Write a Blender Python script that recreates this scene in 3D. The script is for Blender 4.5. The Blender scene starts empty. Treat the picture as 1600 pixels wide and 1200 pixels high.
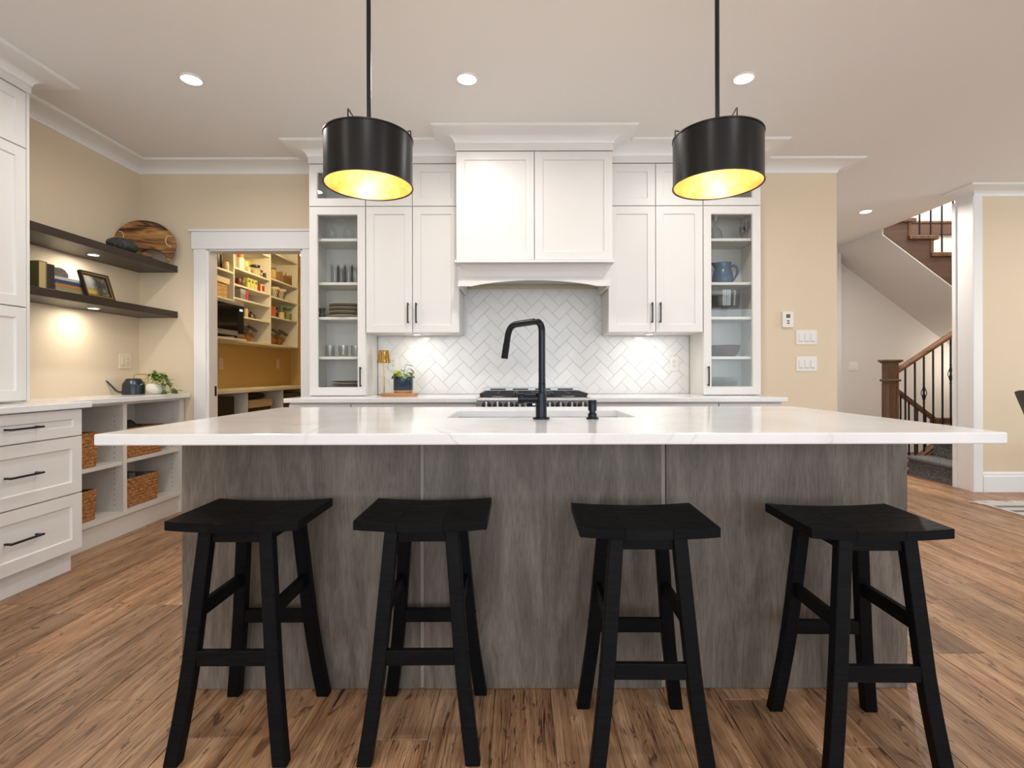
import bpy, bmesh, math, random
from mathutils import Vector, Matrix

random.seed(7)
C = bpy.context.scene.collection
SC = bpy.context.scene
PI = math.pi

# ------------------------------------------------------------------ camera
F, VX, VY, EYE = 800.0, 813.0, 583.0, 1.08      # focal length in px, vanishing point, eye height
def PX(px, y): return (px - VX) * y / F          # metres across at a measured depth
def PZ(py, y): return EYE + (VY - py) * y / F    # metres up at a measured depth
def DY(px, x): return x * F / (px - VX)          # depth at which a side plane x is seen at px

cam = bpy.data.cameras.new('camera')
cam.sensor_width, cam.lens = 36, 18
cam.shift_x, cam.shift_y = -(VX - 800) / 1600, -(600 - VY) / 1600
cam.clip_start = 0.05
co = bpy.data.objects.new('camera', cam); C.objects.link(co)
co.location = (0, 0, EYE)
co.rotation_euler = (PI / 2, math.radians(0.12), 0)
SC.camera = co

# ------------------------------------------------------------------ world, exposure, big lights
SC.view_settings.view_transform = 'Standard'
SC.view_settings.look = 'None'
SC.view_settings.exposure = 0.0
SC.view_settings.gamma = 1.0
SC.view_settings.use_curve_mapping = False
w = bpy.data.worlds.new('sky'); SC.world = w; w.use_nodes = True
nt = w.node_tree
sky = nt.nodes.new('ShaderNodeTexSky'); sky.sky_type = 'HOSEK_WILKIE'; sky.sun_direction = (0.3, -0.5, 0.6); sky.turbidity = 4
nt.links.new(sky.outputs[0], nt.nodes['Background'].inputs[0])
nt.nodes['Background'].inputs[1].default_value = 0.6

def lamp(name, kind, loc, energy, color, rot=(0, 0, 0), parent=None, **kw):
    l = bpy.data.lights.new(name, kind); l.energy = energy; l.color = color
    for k, v in kw.items(): setattr(l, k, v)
    o = bpy.data.objects.new(name, l); C.objects.link(o); o.location = loc; o.rotation_euler = rot
    if parent: o.parent = parent; o.location = Vector(loc) - ORG.get(parent, Vector())
    return o
ORG = {}
DAY = (0.82, 0.91, 1.0); WARM = (1.0, 0.96, 0.915)
# daylight through the windows behind the camera
for wx in (-1.6, 0.5, 2.6, 4.75):
    lamp('window_daylight', 'AREA', (wx, -3.55, 1.45), 51, DAY, (PI / 2, 0, 0), shape='RECTANGLE', size=1.7, size_y=2.0)
lamp('window_daylight', 'AREA', (6.75, 2.0, 1.5), 60, DAY, (PI / 2, 0, PI / 2), shape='RECTANGLE', size=2.6, size_y=1.7)  # unseen cool area lamp before the right wall, which has no window built
lamp('stairwell_daylight', 'AREA', (5.4, 5.4, 4.7), 110, (1, 0.98, 0.96), (0, 0, 0), shape='RECTANGLE', size=1.6, size_y=0.9)  # added fill lamp for the closed upper stairwell, no window up there
lamp('stairwell_lamp', 'POINT', (5.9, 6.45, 1.25), 10, (1, 0.90, 0.74), shadow_soft_size=0.1)

# ------------------------------------------------------------------ materials
def mat(name, col, rough=0.5, metal=0.0, **kw):
    m = bpy.data.materials.new(name); m.use_nodes = True
    b = m.node_tree.nodes['Principled BSDF']
    b.inputs['Base Color'].default_value = (*col, 1)
    b.inputs['Roughness'].default_value = rough
    b.inputs['Metallic'].default_value = metal
    for k, v in kw.items():
        i = b.inputs[k]; i.default_value = (*v, 1) if isinstance(v, tuple) else v
    return m
class N:
    """small node writer on one material"""
    def __init__(s, m): s.t = m.node_tree; s.b = s.t.nodes['Principled BSDF']
    def n(s, typ, **kw):
        x = s.t.nodes.new(typ)
        for k, v in kw.items():
            if k in x.inputs.keys(): x.inputs[k].default_value = v
            else: setattr(x, k, v)
        return x
    def l(s, a, b): s.t.links.new(a, b)
    def coord(s, scale=(1, 1, 1), rnd=False, rot=(0, 0, 0)):
        tc = s.n('ShaderNodeTexCoord'); mp = s.n('ShaderNodeMapping')
        mp.inputs['Scale'].default_value = scale; mp.inputs['Rotation'].default_value = rot
        src = tc.outputs['Object']
        if rnd:
            oi = s.n('ShaderNodeObjectInfo'); mu = s.n('ShaderNodeMath', operation='MULTIPLY'); mu.inputs[1].default_value = 57.0
            s.l(oi.outputs['Random'], mu.inputs[0])
            ad = s.n('ShaderNodeVectorMath', operation='ADD'); s.l(src, ad.inputs[0]); s.l(mu.outputs[0], ad.inputs[1]); src = ad.outputs[0]
            s.rand = oi.outputs['Random']
        s.l(src, mp.inputs[0]); return mp.outputs[0]
    def noise(s, vec, scale, detail=6, rough=0.6, dist=0.0):
        x = s.n('ShaderNodeTexNoise'); s.l(vec, x.inputs['Vector'])
        x.inputs['Scale'].default_value = scale; x.inputs['Detail'].default_value = detail
        x.inputs['Roughness'].default_value = rough; x.inputs['Distortion'].default_value = dist
        return x.outputs[0]
    def ramp(s, fac, stops):
        r = s.n('ShaderNodeValToRGB'); s.l(fac, r.inputs[0]); e = r.color_ramp.elements
        while len(e) < len(stops): e.new(0.5)
        for k, (p, c) in enumerate(stops):
            e[k].position = p; e[k].color = (*c, 1) if len(c) == 3 else c
        return r.outputs[0]
    def mix(s, fac, a, b, mode='MIX'):
        x = s.n('ShaderNodeMix', data_type='RGBA', blend_type=mode)
        for sock, v in ((x.inputs[0], fac), (x.inputs[6], a), (x.inputs[7], b)):
            if hasattr(v, 'is_output'): s.l(v, sock)
            else: sock.default_value = v if isinstance(v, (int, float)) else (*v, 1)
        return x.outputs[2]
    def bump(s, h, strength=0.2, dist=0.01):
        x = s.n('ShaderNodeBump'); x.inputs['Strength'].default_value = strength; x.inputs['Distance'].default_value = dist
        s.l(h, x.inputs['Height']); s.l(x.outputs[0], s.b.inputs['Normal'])
    def col(s, c): s.l(c, s.b.inputs['Base Color'])
    def rough(s, c): s.l(c, s.b.inputs['Roughness'])

def wallpaint(name, col, rough=0.75):
    m = mat(name, col, rough); n = N(m)
    v = n.coord(); n.bump(n.noise(v, 220, 2), 0.05, 0.002)
    return m
M = {}
M['wall'] = wallpaint('beige wall paint', (0.745, 0.62, 0.455))
M['pantry_wall'] = wallpaint('ochre wall paint', (0.66, 0.46, 0.17))
M['white_wall'] = wallpaint('white wall paint', (0.70, 0.675, 0.65))
M['ceiling'] = wallpaint('ceiling paint', (0.83, 0.815, 0.795))
M['trim'] = mat('white trim paint', (0.85, 0.84, 0.825), 0.42)
M['cab'] = mat('off-white cabinet paint', (0.76, 0.735, 0.705), 0.38)
M['inside'] = mat('white melamine', (0.70, 0.685, 0.65), 0.5)
M['shelfcab'] = mat('pale grey cabinet paint', (0.68, 0.65, 0.60), 0.45)
M['pantry'] = mat('cream melamine', (0.78, 0.72, 0.60), 0.5)
M['grout'] = mat('tile grout', (0.60, 0.585, 0.56), 0.9)
M['black'] = mat('matte black metal', (0.012, 0.012, 0.014), 0.38, 0.3)
M['faucet'] = mat('satin black metal', (0.022, 0.025, 0.031), 0.24, 0.9)
M['shade_black'] = mat('brushed black shade', (0.018, 0.017, 0.017), 0.33, 0.6)
M['steel'] = mat('brushed steel', (0.56, 0.57, 0.575), 0.34, 0.7)
M['iron'] = mat('cast iron', (0.015, 0.014, 0.014), 0.55)
M['brass'] = mat('brushed brass', (0.50, 0.32, 0.10), 0.16, 1.0)
M['plastic'] = mat('white plastic', (0.82, 0.80, 0.76), 0.35)
M['darkslot'] = mat('dark slot', (0.05, 0.05, 0.05), 0.6)
M['cream_plate'] = mat('cream plastic', (0.78, 0.68, 0.50), 0.4)
M['sink'] = mat('grey composite sink', (0.62, 0.64, 0.67), 0.35)
M['dark_shelf'] = mat('espresso shelf', (0.030, 0.019, 0.013), 0.42)
M['dark_fabric'] = mat('dark fabric', (0.03, 0.032, 0.036), 0.9)
M['leaf'] = mat('green leaf', (0.10, 0.20, 0.025), 0.42)
M['leaf_yellow'] = mat('yellow-green leaf', (0.36, 0.42, 0.04), 0.42)
M['leaf_dark'] = mat('dark green leaf', (0.03, 0.09, 0.018), 0.38)
M['soil'] = mat('potting soil', (0.035, 0.022, 0.014), 0.95)

def m_tile():
    m = mat('white wall tile', (0.76, 0.75, 0.735), 0.16); n = N(m)
    v = n.coord((1, 1, 1), True)
    n.col(n.ramp(n.rand, [(0.0, (0.77, 0.76, 0.745)), (1.0, (0.80, 0.79, 0.775))]))
    n.bump(n.noise(v, 16, 2), 0.05, 0.004); return m
M['tile'] = m_tile()
def m_quartz():
    m = mat('white quartz', (0.80, 0.79, 0.775), 0.13); n = N(m)
    v = n.coord()
    base = n.ramp(n.noise(v, 3.2, 5), [(0.35, (0.76, 0.76, 0.76)), (0.62, (0.83, 0.83, 0.83))])
    x = n.n('ShaderNodeTexNoise'); n.l(v, x.inputs['Vector']); x.inputs['Scale'].default_value = 1.5; x.inputs['Detail'].default_value = 9; x.inputs['Distortion'].default_value = 1.2
    vein = n.ramp(x.outputs[0], [(0.488, (0, 0, 0)), (0.498, (1, 1, 1)), (0.503, (1, 1, 1)), (0.512, (0, 0, 0))])
    pres = n.ramp(n.noise(v, 2.3, 2), [(0.48, (0, 0, 0)), (0.62, (1, 1, 1))])
    k = n.mix(1.0, vein, pres, 'MULTIPLY')
    n.col(n.mix(n.mix(1.0, k, (0.30, 0.30, 0.30), 'MULTIPLY'), base, (0.40, 0.38, 0.36))); return m
M['quartz'] = m_quartz()
def m_plank():
    m = mat('rustic oak plank', (0.4, 0.25, 0.13), 0.36); n = N(m)
    v = n.coord((1, 1, 1), True); tone = n.rand
    def sc(s):
        mp = n.n('ShaderNodeMapping'); mp.inputs['Scale'].default_value = s; n.l(v, mp.inputs[0]); return mp.outputs[0]
    broad = n.noise(sc((14, 1.3, 14)), 1.0, 6, 0.62, 1.0)
    grain = n.noise(sc((62, 2.0, 62)), 1.0, 8, 0.7, 0.7)
    fine = n.noise(sc((300, 9, 300)), 1.0, 3, 0.6)
    c = n.ramp(broad, [(0.32, (0.25, 0.135, 0.068)), (0.45, (0.38, 0.222, 0.120)), (0.56, (0.47, 0.293, 0.168)), (0.70, (0.60, 0.41, 0.26))])
    g = n.ramp(grain, [(0.36, (0.30, 0.25, 0.22)), (0.46, (0.78, 0.74, 0.71)), (0.55, (1, 1, 1)), (0.66, (1.2, 1.18, 1.15))])
    c = n.mix(0.55, c, g, 'MULTIPLY')
    c = n.mix(0.7, c, n.ramp(fine, [(0.40, (0.55, 0.51, 0.48)), (0.53, (1, 1, 1))]), 'MULTIPLY')
    # dark splits and knots come in patches
    crack = n.ramp(n.noise(sc((95, 5.5, 95)), 1.0, 4, 0.6, 1.5), [(0.37, (0.16, 0.12, 0.10)), (0.43, (1, 1, 1))])
    patch = n.ramp(n.noise(sc((9, 2.4, 9)), 1.0, 2, 0.5), [(0.49, (0, 0, 0)), (0.55, (1, 1, 1))])
    c = n.mix(patch, c, n.mix(1.0, c, crack, 'MULTIPLY'))
    kn = n.ramp(n.noise(sc((15, 4.5, 15)), 1.0, 4, 0.6, 2.5), [(0.60, (1, 1, 1)), (0.66, (0.26, 0.20, 0.17))])
    c = n.mix(0.8, c, kn, 'MULTIPLY')
    t = n.ramp(tone, [(0.0, (0.68, 0.65, 0.62)), (0.3, (0.98, 0.92, 0.88)), (0.65, (1.15, 1.05, 0.96)), (1.0, (0.86, 0.87, 0.90))])
    n.col(n.mix(1.0, c, t, 'MULTIPLY'))
    n.rough(n.ramp(grain, [(0.3, (0.5, 0.5, 0.5)), (0.7, (0.34, 0.34, 0.34))]))
    n.bump(grain, 0.12, 0.003); return m
M['plank'] = m_plank()
def m_wood(name, dark, mid, light, scale, rough=0.45, rnd=True, axis='z'):
    m = mat(name, mid, rough); n = N(m)
    s = {'z': (scale, scale, scale * 0.09), 'x': (scale * 0.09, scale, scale), 'y': (scale, scale * 0.09, scale)}[axis]
    v = n.coord(s, rnd)
    g = n.noise(v, 1.0, 7, 0.62, 1.0)
    n.col(n.ramp(g, [(0.28, dark), (0.5, mid), (0.74, light)]))
    n.bump(g, 0.08, 0.003); return m
def m_island():
    m = mat('grey stained maple panel', (0.2, 0.16, 0.14), 0.42); n = N(m)
    v = n.coord((1, 1, 1), True)
    def sc(s):
        mp = n.n('ShaderNodeMapping'); mp.inputs['Scale'].default_value = s; n.l(v, mp.inputs[0]); return mp.outputs[0]
    a = n.noise(sc((9, 9, 1.4)), 1.0, 7, 0.62, 1.6)
    b = n.noise(sc((240, 240, 16)), 1.0, 3, 0.6)
    c = n.ramp(a, [(0.32, (0.094, 0.076, 0.061)), (0.5, (0.145, 0.120, 0.098)), (0.70, (0.220, 0.187, 0.157))])
    d = n.ramp(b, [(0.42, (0.72, 0.70, 0.69)), (0.56, (1.05, 1.05, 1.05))])
    c = n.mix(0.7, c, d, 'MULTIPLY')
    spots = n.ramp(n.noise(sc((26, 26, 15)), 1.0, 2), [(0.62, (1, 1, 1)), (0.68, (0.66, 0.62, 0.60))])
    n.col(n.mix(0.3, c, spots, 'MULTIPLY')); n.bump(b, 0.05, 0.002); return m
M['island'] = m_island()
M['stair_wood'] = m_wood('stained oak stair wood', (0.055, 0.024, 0.011), (0.12, 0.055, 0.026), (0.20, 0.10, 0.05), 22)
M['rail_wood'] = m_wood('stained oak rail', (0.07, 0.03, 0.013), (0.16, 0.075, 0.033), (0.24, 0.12, 0.055), 22, 0.35, True, 'x')
M['stringer_wood'] = m_wood('stained stringer board', (0.065, 0.033, 0.020), (0.095, 0.050, 0.032), (0.13, 0.07, 0.045), 10, 0.5, True, 'x')
M['tray_wood'] = m_wood('honey wood', (0.30, 0.13, 0.035), (0.45, 0.21, 0.06), (0.56, 0.30, 0.10), 14, 0.4, True, 'x')
M['bowl_wood'] = m_wood('burl wood', (0.04, 0.018, 0.010), (0.10, 0.05, 0.03), (0.28, 0.17, 0.11), 26, 0.4, True, 'x')
M['crate_wood'] = m_wood('crate wood', (0.14, 0.06, 0.02), (0.30, 0.16, 0.06), (0.42, 0.25, 0.10), 16, 0.6)
def m_board():
    m = mat('live edge acacia', (0.3, 0.15, 0.05), 0.35); n = N(m)
    v = n.coord((2.2, 2.2, 17), False)
    g = n.noise(v, 1.0, 6, 0.6, 1.4)
    n.col(n.ramp(g, [(0.38, (0.035, 0.012, 0.005)), (0.46, (0.15, 0.055, 0.016)), (0.54, (0.33, 0.155, 0.042)), (0.66, (0.52, 0.30, 0.10))])); return m
M['board'] = m_board()
def m_stool():
    m = mat('black stained wood', (0.005, 0.005, 0.006), 0.45); n = N(m)
    v = n.coord((14, 160, 160), True)
    g = n.noise(v, 1.0, 5)
    c = n.ramp(g, [(0.3, (0.0015, 0.0015, 0.002)), (0.7, (0.005, 0.0055, 0.0065))])
    n.col(n.mix(1.0, c, n.ramp(n.rand, [(0, (0.7, 0.7, 0.7)), (1, (1.4, 1.4, 1.4))]), 'MULTIPLY'))
    n.b.inputs['Specular IOR Level'].default_value = 0.11
    n.rough(n.ramp(g, [(0.3, (0.52, 0.52, 0.52)), (0.7, (0.38, 0.38, 0.38))])); n.bump(g, 0.15, 0.002); return m
M['stool'] = m_stool()
def m_wicker(name, a, b, c):
    m = mat(name, b, 0.7); n = N(m)
    v = n.coord((60, 60, 90), True)
    g = n.noise(v, 1.0, 3)
    n.col(n.ramp(g, [(0.3, a), (0.5, b), (0.7, c)])); return m
M['wicker'] = m_wicker('woven water hyacinth', (0.16, 0.055, 0.014), (0.36, 0.15, 0.045), (0.54, 0.27, 0.095))
M['wicker_pale'] = m_wicker('pale wicker', (0.30, 0.16, 0.05), (0.52, 0.32, 0.12), (0.66, 0.44, 0.19))
M['wicker_dark'] = m_wicker('dark wicker', (0.02, 0.012, 0.008), (0.05, 0.03, 0.018), (0.09, 0.055, 0.03))
def m_carpet():
    m = mat('charcoal carpet', (0.05, 0.048, 0.047), 0.95); n = N(m)
    v = n.coord(); g = n.noise(v, 130, 4, 0.7)
    n.col(n.ramp(g, [(0.36, (0.025, 0.024, 0.024)), (0.5, (0.10, 0.096, 0.094)), (0.64, (0.30, 0.29, 0.285))])); n.bump(g, 0.8, 0.01); return m
M['carpet'] = m_carpet()
def m_gold():
    m = mat('gold leaf lining', (0.9, 0.55, 0.1), 0.42, 0.5); n = N(m)
    v = n.coord((1, 1, 1)); g = n.noise(v, 16, 5, 0.7)
    n.col(n.ramp(g, [(0.36, (0.78, 0.38, 0.09)), (0.55, (0.88, 0.50, 0.17)), (0.68, (0.95, 0.66, 0.32))])); n.bump(g, 0.25, 0.006); return m
M['gold'] = m_gold()
def m_rock(name, a, b, s=60, rough=0.85):
    m = mat(name, a, rough); n = N(m); v = n.coord(); g = n.noise(v, s, 6, 0.7)
    n.col(n.ramp(g, [(0.35, a), (0.68, b)])); n.bump(g, 0.7, 0.01); return m
M['lava'] = m_rock('dark lava stone', (0.012, 0.013, 0.012), (0.075, 0.082, 0.072))
M['agate'] = m_rock('grey agate', (0.12, 0.105, 0.095), (0.24, 0.215, 0.19), 30, 0.6)
M['brown_stone'] = m_rock('brown stone', (0.16, 0.07, 0.035), (0.28, 0.14, 0.075), 30, 0.6)
M['speckle'] = m_rock('speckled white ceramic', (0.70, 0.64, 0.54), (0.80, 0.75, 0.66), 40, 0.45)
def m_art():
    m = mat('landscape painting', (0.3, 0.25, 0.1), 0.8); n = N(m)
    v = n.coord((1, 1, 1)); g = n.noise(v, 22, 6, 0.7, 1.0)
    tree = n.ramp(g, [(0.40, (0.015, 0.017, 0.012)), (0.55, (0.09, 0.085, 0.05)), (0.70, (0.33, 0.31, 0.22))])
    tc = n.n('ShaderNodeTexCoord'); sp = n.n('ShaderNodeSeparateXYZ'); n.l(tc.outputs['Object'], sp.inputs[0])
    ad = n.n('ShaderNodeMath', operation='MULTIPLY_ADD'); n.l(g, ad.inputs[0]); ad.inputs[1].default_value = 0.12; n.l(sp.outputs[1], ad.inputs[2])
    side = n.ramp(ad.outputs[0], [(0.02, (0, 0, 0)), (0.06, (1, 1, 1))])
    land = n.ramp(sp.outputs[2], [(0.045, (0.50, 0.36, 0.06)), (0.062, (0.36, 0.29, 0.07)), (0.075, (0.36, 0.36, 0.30)), (0.13, (0.62, 0.60, 0.50))])
    n.col(n.mix(side, land, tree)); return m
M['art'] = m_art()
def m_blue():
    m = mat('blue glazed ceramic', (0.06, 0.105, 0.17), 0.18); n = N(m)
    v = n.coord(); g = n.noise(v, 90, 3)
    n.col(n.ramp(g, [(0.3, (0.050, 0.085, 0.135)), (0.7, (0.10, 0.155, 0.23))])); return m
M['blue'] = m_blue()
M['pot_blue'] = mat('navy glazed pot', (0.018, 0.036, 0.055), 0.16)
M['can'] = mat('slate blue enamel', (0.018, 0.026, 0.036), 0.3, 0.2)
M['terracotta'] = mat('bare clay', (0.55, 0.30, 0.18), 0.8)
M['plate'] = mat('stoneware plate', (0.66, 0.54, 0.36), 0.4)
M['plate_dark'] = mat('dark stoneware', (0.13, 0.105, 0.085), 0.5)
def m_glass(name, tint=(0.97, 0.99, 0.985), ior=1.5, rough=0.0, gain=1.0):
    m = bpy.data.materials.new(name); m.use_nodes = True; t = m.node_tree
    for x in list(t.nodes):
        if x.type == 'BSDF_PRINCIPLED': t.nodes.remove(x)
    out = t.nodes['Material Output']
    tr = t.nodes.new('ShaderNodeBsdfTransparent'); tr.inputs[0].default_value = (*tint, 1)
    gl = t.nodes.new('ShaderNodeBsdfGlossy'); gl.inputs['Roughness'].default_value = rough
    lw = t.nodes.new('ShaderNodeLayerWeight'); lw.inputs[0].default_value = 0.5
    pw = t.nodes.new('ShaderNodeMath'); pw.operation = 'POWER'; pw.inputs[1].default_value = 4.5; t.links.new(lw.outputs['Facing'], pw.inputs[0])
    mu = t.nodes.new('ShaderNodeMath'); mu.operation = 'MULTIPLY_ADD'; mu.inputs[1].default_value = 0.7 * gain; mu.inputs[2].default_value = 0.045 * gain; mu.use_clamp = True
    mx = t.nodes.new('ShaderNodeMixShader')
    t.links.new(pw.outputs[0], mu.inputs[0]); t.links.new(mu.outputs[0], mx.inputs[0])
    t.links.new(tr.outputs[0], mx.inputs[1]); t.links.new(gl.outputs[0], mx.inputs[2]); t.links.new(mx.outputs[0], out.inputs[0])
    return m
M['pane'] = m_glass('cabinet glass', (0.975, 0.985, 0.98), 1.5, 0.0, 0.5)
M['glass'] = m_glass('drinking glass', (0.97, 0.98, 0.978), 1.45, 0.0, 1.3)
M['jarglass'] = m_glass('jar glass', (0.96, 0.96, 0.94), 1.45)
def emit(name, col, s):
    m = mat(name, (0.9, 0.9, 0.9), 0.5); b = m.node_tree.nodes['Principled BSDF']
    b.inputs['Emission Color'].default_value = (*col, 1); b.inputs['Emission Strength'].default_value = s; return m
M['lens'] = emit('lit lens', (1, 0.96, 0.90), 9)
M['puck_lens'] = emit('lit puck lens', (1, 0.95, 0.86), 6)
M['bulb'] = emit('lit bulb', (1, 0.90, 0.70), 30)
M['display'] = emit('lit clock display', (0.6, 0.8, 1.0), 3)
def plain(name, col, rough=0.5, metal=0.0):
    if name not in M: M[name] = mat(name, col, rough, metal)
    return M[name]

# ------------------------------------------------------------------ mesh builder
class MB:
    def __init__(s): s.v = []; s.f = []
    def add(s, vs, fs):
        o = len(s.v); s.v += [tuple(v) for v in vs]; s.f += [tuple(i + o for i in f) for f in fs]; return s
    def box(s, x0, x1, y0, y1, z0, z1):
        return s.add([(x, y, z) for z in (z0, z1) for y in (y0, y1) for x in (x0, x1)],
                     [(0, 2, 3, 1), (4, 5, 7, 6), (0, 1, 5, 4), (2, 6, 7, 3), (0, 4, 6, 2), (1, 3, 7, 5)])
    def prism(s, poly, fn, a, b):
        n = len(poly)
        vs = [fn(u, v, a) for u, v in poly] + [fn(u, v, b) for u, v in poly]
        return s.add(vs, [tuple(range(n))[::-1], tuple(range(n, 2 * n))] + [(i, (i + 1) % n, n + (i + 1) % n, n + i) for i in range(n)])
    def lathe(s, prof, c=(0, 0, 0), n=24, axis=None, sx=1, sy=1):
        vs, fs = [], []
        for r, z in prof:
            for k in range(n):
                a = 2 * PI * k / n; p = Vector((r * math.cos(a) * sx, r * math.sin(a) * sy, z))
                if axis is not None: p = axis @ p
                vs.append((p.x + c[0], p.y + c[1], p.z + c[2]))
        for i in range(len(prof) - 1):
            for k in range(n):
                q = (k + 1) % n; fs.append((i * n + k, i * n + q, (i + 1) * n + q, (i + 1) * n + k))
        if prof[0][0] > 1e-6: fs.append(tuple(range(n))[::-1])
        if prof[-1][0] > 1e-6: fs.append(tuple(range((len(prof) - 1) * n, len(prof) * n)))
        return s.add(vs, fs)
    def tube(s, pts, r, n=8, sq=False):
        pts = [Vector(p) for p in pts]; vs, fs = [], []
        rr = r if isinstance(r, (list, tuple)) else [r] * len(pts)
        t0 = (pts[1] - pts[0]).normalized()
        u = t0.orthogonal().normalized() if abs(t0.z) > 0.99 else t0.cross(Vector((0, 0, 1))).normalized()
        for i, p in enumerate(pts):
            t = (pts[min(i + 1, len(pts) - 1)] - pts[max(i - 1, 0)]).normalized()
            u = (u - t * u.dot(t)).normalized(); v = t.cross(u)
            for k in range(n):
                a = 2 * PI * (k + (0.5 if sq else 0)) / n
                vs.append(p + (u * math.cos(a) + v * math.sin(a)) * rr[i])
        for i in range(len(pts) - 1):
            for k in range(n):
                q = (k + 1) % n; fs.append((i * n + k, i * n + q, (i + 1) * n + q, (i + 1) * n + k))
        fs += [tuple(range(n))[::-1], tuple(range((len(pts) - 1) * n, len(pts) * n))]
        return s.add(vs, fs)
    def bar(s, p, q, wx, wy):
        """square-section bar between two points, section axes x and y"""
        (a, b, c), (d, e, f) = p, q; hx, hy = wx / 2, wy / 2
        vs = [(a - hx, b - hy, c), (a + hx, b - hy, c), (a + hx, b + hy, c), (a - hx, b + hy, c),
              (d - hx, e - hy, f), (d + hx, e - hy, f), (d + hx, e + hy, f), (d - hx, e + hy, f)]
        return s.add(vs, [(3, 2, 1, 0), (4, 5, 6, 7), (0, 1, 5, 4), (1, 2, 6, 5), (2, 3, 7, 6), (3, 0, 4, 7)])
    def blob(s, c, r, nu=14, nv=9, fn=None):
        vs, fs = [], []
        for j in range(nv + 1):
            t = PI * j / nv
            for i in range(nu):
                a = 2 * PI * i / nu; d = Vector((math.sin(t) * math.cos(a), math.sin(t) * math.sin(a), math.cos(t)))
                k = fn(d) if fn else 1
                vs.append((c[0] + d.x * r[0] * k, c[1] + d.y * r[1] * k, c[2] + d.z * r[2] * k))
        for j in range(nv):
            for i in range(nu):
                q = (i + 1) % nu; fs.append((j * nu + i, j * nu + q, (j + 1) * nu + q, (j + 1) * nu + i))
        return s.add(vs, fs)
    def grid(s, fn, nu, nv):
        vs = [fn(i / nu, j / nv) for j in range(nv + 1) for i in range(nu + 1)]
        return s.add(vs, [(j * (nu + 1) + i, j * (nu + 1) + i + 1, (j + 1) * (nu + 1) + i + 1, (j + 1) * (nu + 1) + i) for j in range(nv) for i in range(nu)])
    def shaker(s, fm, u0, u1, v0, v1, st=0.056, rec=0.009, th=0.02, bev=0.005, hole=False):
        def ring(i, d): return [fm(u0 + i, v0 + i, d), fm(u1 - i, v0 + i, d), fm(u1 - i, v1 - i, d), fm(u0 + i, v1 - i, d)]
        vs = ring(0, -th) + ring(0.0015, 0) + ring(st, 0) + ring(st + bev, -rec) + ring(st + bev, -th)
        fs = []
        rings = (0, 1, 2, 3, 4) if hole else (0, 1, 2, 3)
        for a, b in zip(rings, rings[1:]):
            for k in range(4):
                q = (k + 1) % 4; fs.append((4 * a + k, 4 * a + q, 4 * b + q, 4 * b + k))
        if hole:
            for k in range(4):
                q = (k + 1) % 4; fs.append((16 + k, 16 + q, q, k))
        else:
            fs += [(12, 13, 14, 15), (3, 2, 1, 0)]; vs = vs[:16]
        return s.add(vs, fs)
    def pull(s, fm, u, v, length, vertical=True, d0=0.0, out=0.03, t=0.009):
        h = length / 2
        def bx(a0, a1, b0, b1, c0, c1):
            vs = [fm(a, b, c) for c in (c0, c1) for b in (b0, b1) for a in (a0, a1)]
            s.add(vs, [(0, 2, 3, 1), (4, 5, 7, 6), (0, 1, 5, 4), (2, 6, 7, 3), (0, 4, 6, 2), (1, 3, 7, 5)])
        k = t / 2
        if vertical:
            bx(u - k, u + k, v - h, v + h, d0 + out - t, d0 + out)
            for e in (-1, 1): bx(u - k, u + k, v + e * (h - t) - k, v + e * (h - t) + k, d0, d0 + out - t)
        else:
            bx(u - h, u + h, v - k, v + k, d0 + out - t, d0 + out)
            for e in (-1, 1): bx(u + e * (h - t) - k, u + e * (h - t) + k, v - k, v + k, d0, d0 + out - t)
        return s
    def sweep(s, path, prof, side=1):
        """profile (outward, z) carried along a plan path with mitred corners"""
        P = [Vector(p) for p in path]; n = len(P); m = len(prof); vs, fs = [], []
        def nor(a, b): d = (b - a).normalized(); return Vector((d.y, -d.x)) * side
        for i in range(n):
            if i == 0: o = nor(P[0], P[1])
            elif i == n - 1: o = nor(P[-2], P[-1])
            else:
                a, b = nor(P[i - 1], P[i]), nor(P[i], P[i + 1]); o = (a + b) / (1 + a.dot(b))
            for r, z in prof: vs.append((P[i].x + o.x * r, P[i].y + o.y * r, z))
        for i in range(n - 1):
            for k in range(m):
                q = (k + 1) % m; fs.append((i * m + k, i * m + q, (i + 1) * m + q, (i + 1) * m + k))
        fs += [tuple(range(m))[::-1], tuple(range((n - 1) * m, n * m))]
        return s.add(vs, fs)
    def build(s, name, m, parent=None, bev=0.0, smooth=0.0, world=True, seg=1):
        me = bpy.data.meshes.new(name)
        o = ORG.get(parent, Vector()) if (parent and world) else Vector()
        bm = bmesh.new()
        vv = [bm.verts.new(Vector(v) - o) for v in s.v]
        for f in s.f:
            try: bm.faces.new([vv[i] for i in f])
            except ValueError: pass
        bmesh.ops.remove_doubles(bm, verts=bm.verts, dist=1e-6)
        bmesh.ops.recalc_face_normals(bm, faces=bm.faces)
        if bev > 0:
            es = [e for e in bm.edges if len(e.link_faces) == 2 and e.calc_face_angle(0) > 0.6]
            bmesh.ops.bevel(bm, geom=es, offset=bev, segments=seg, affect='EDGES', profile=0.5, clamp_overlap=True)
        bm.to_mesh(me); bm.free()
        me.materials.append(m)
        if smooth:
            me.polygons.foreach_set('use_smooth', [True] * len(me.polygons))
            me.set_sharp_from_angle(angle=smooth)
        ob = bpy.data.objects.new(name, me); C.objects.link(ob)
        if parent: ob.parent = parent
        ORG[ob] = o.copy() if parent else Vector()
        return ob
SM = 0.7
def tag(o, label, cat, group=None, kind=None):
    if label: o['label'] = label
    if cat: o['category'] = cat
    if group: o['group'] = group
    if kind: o['kind'] = kind
    return o
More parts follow.
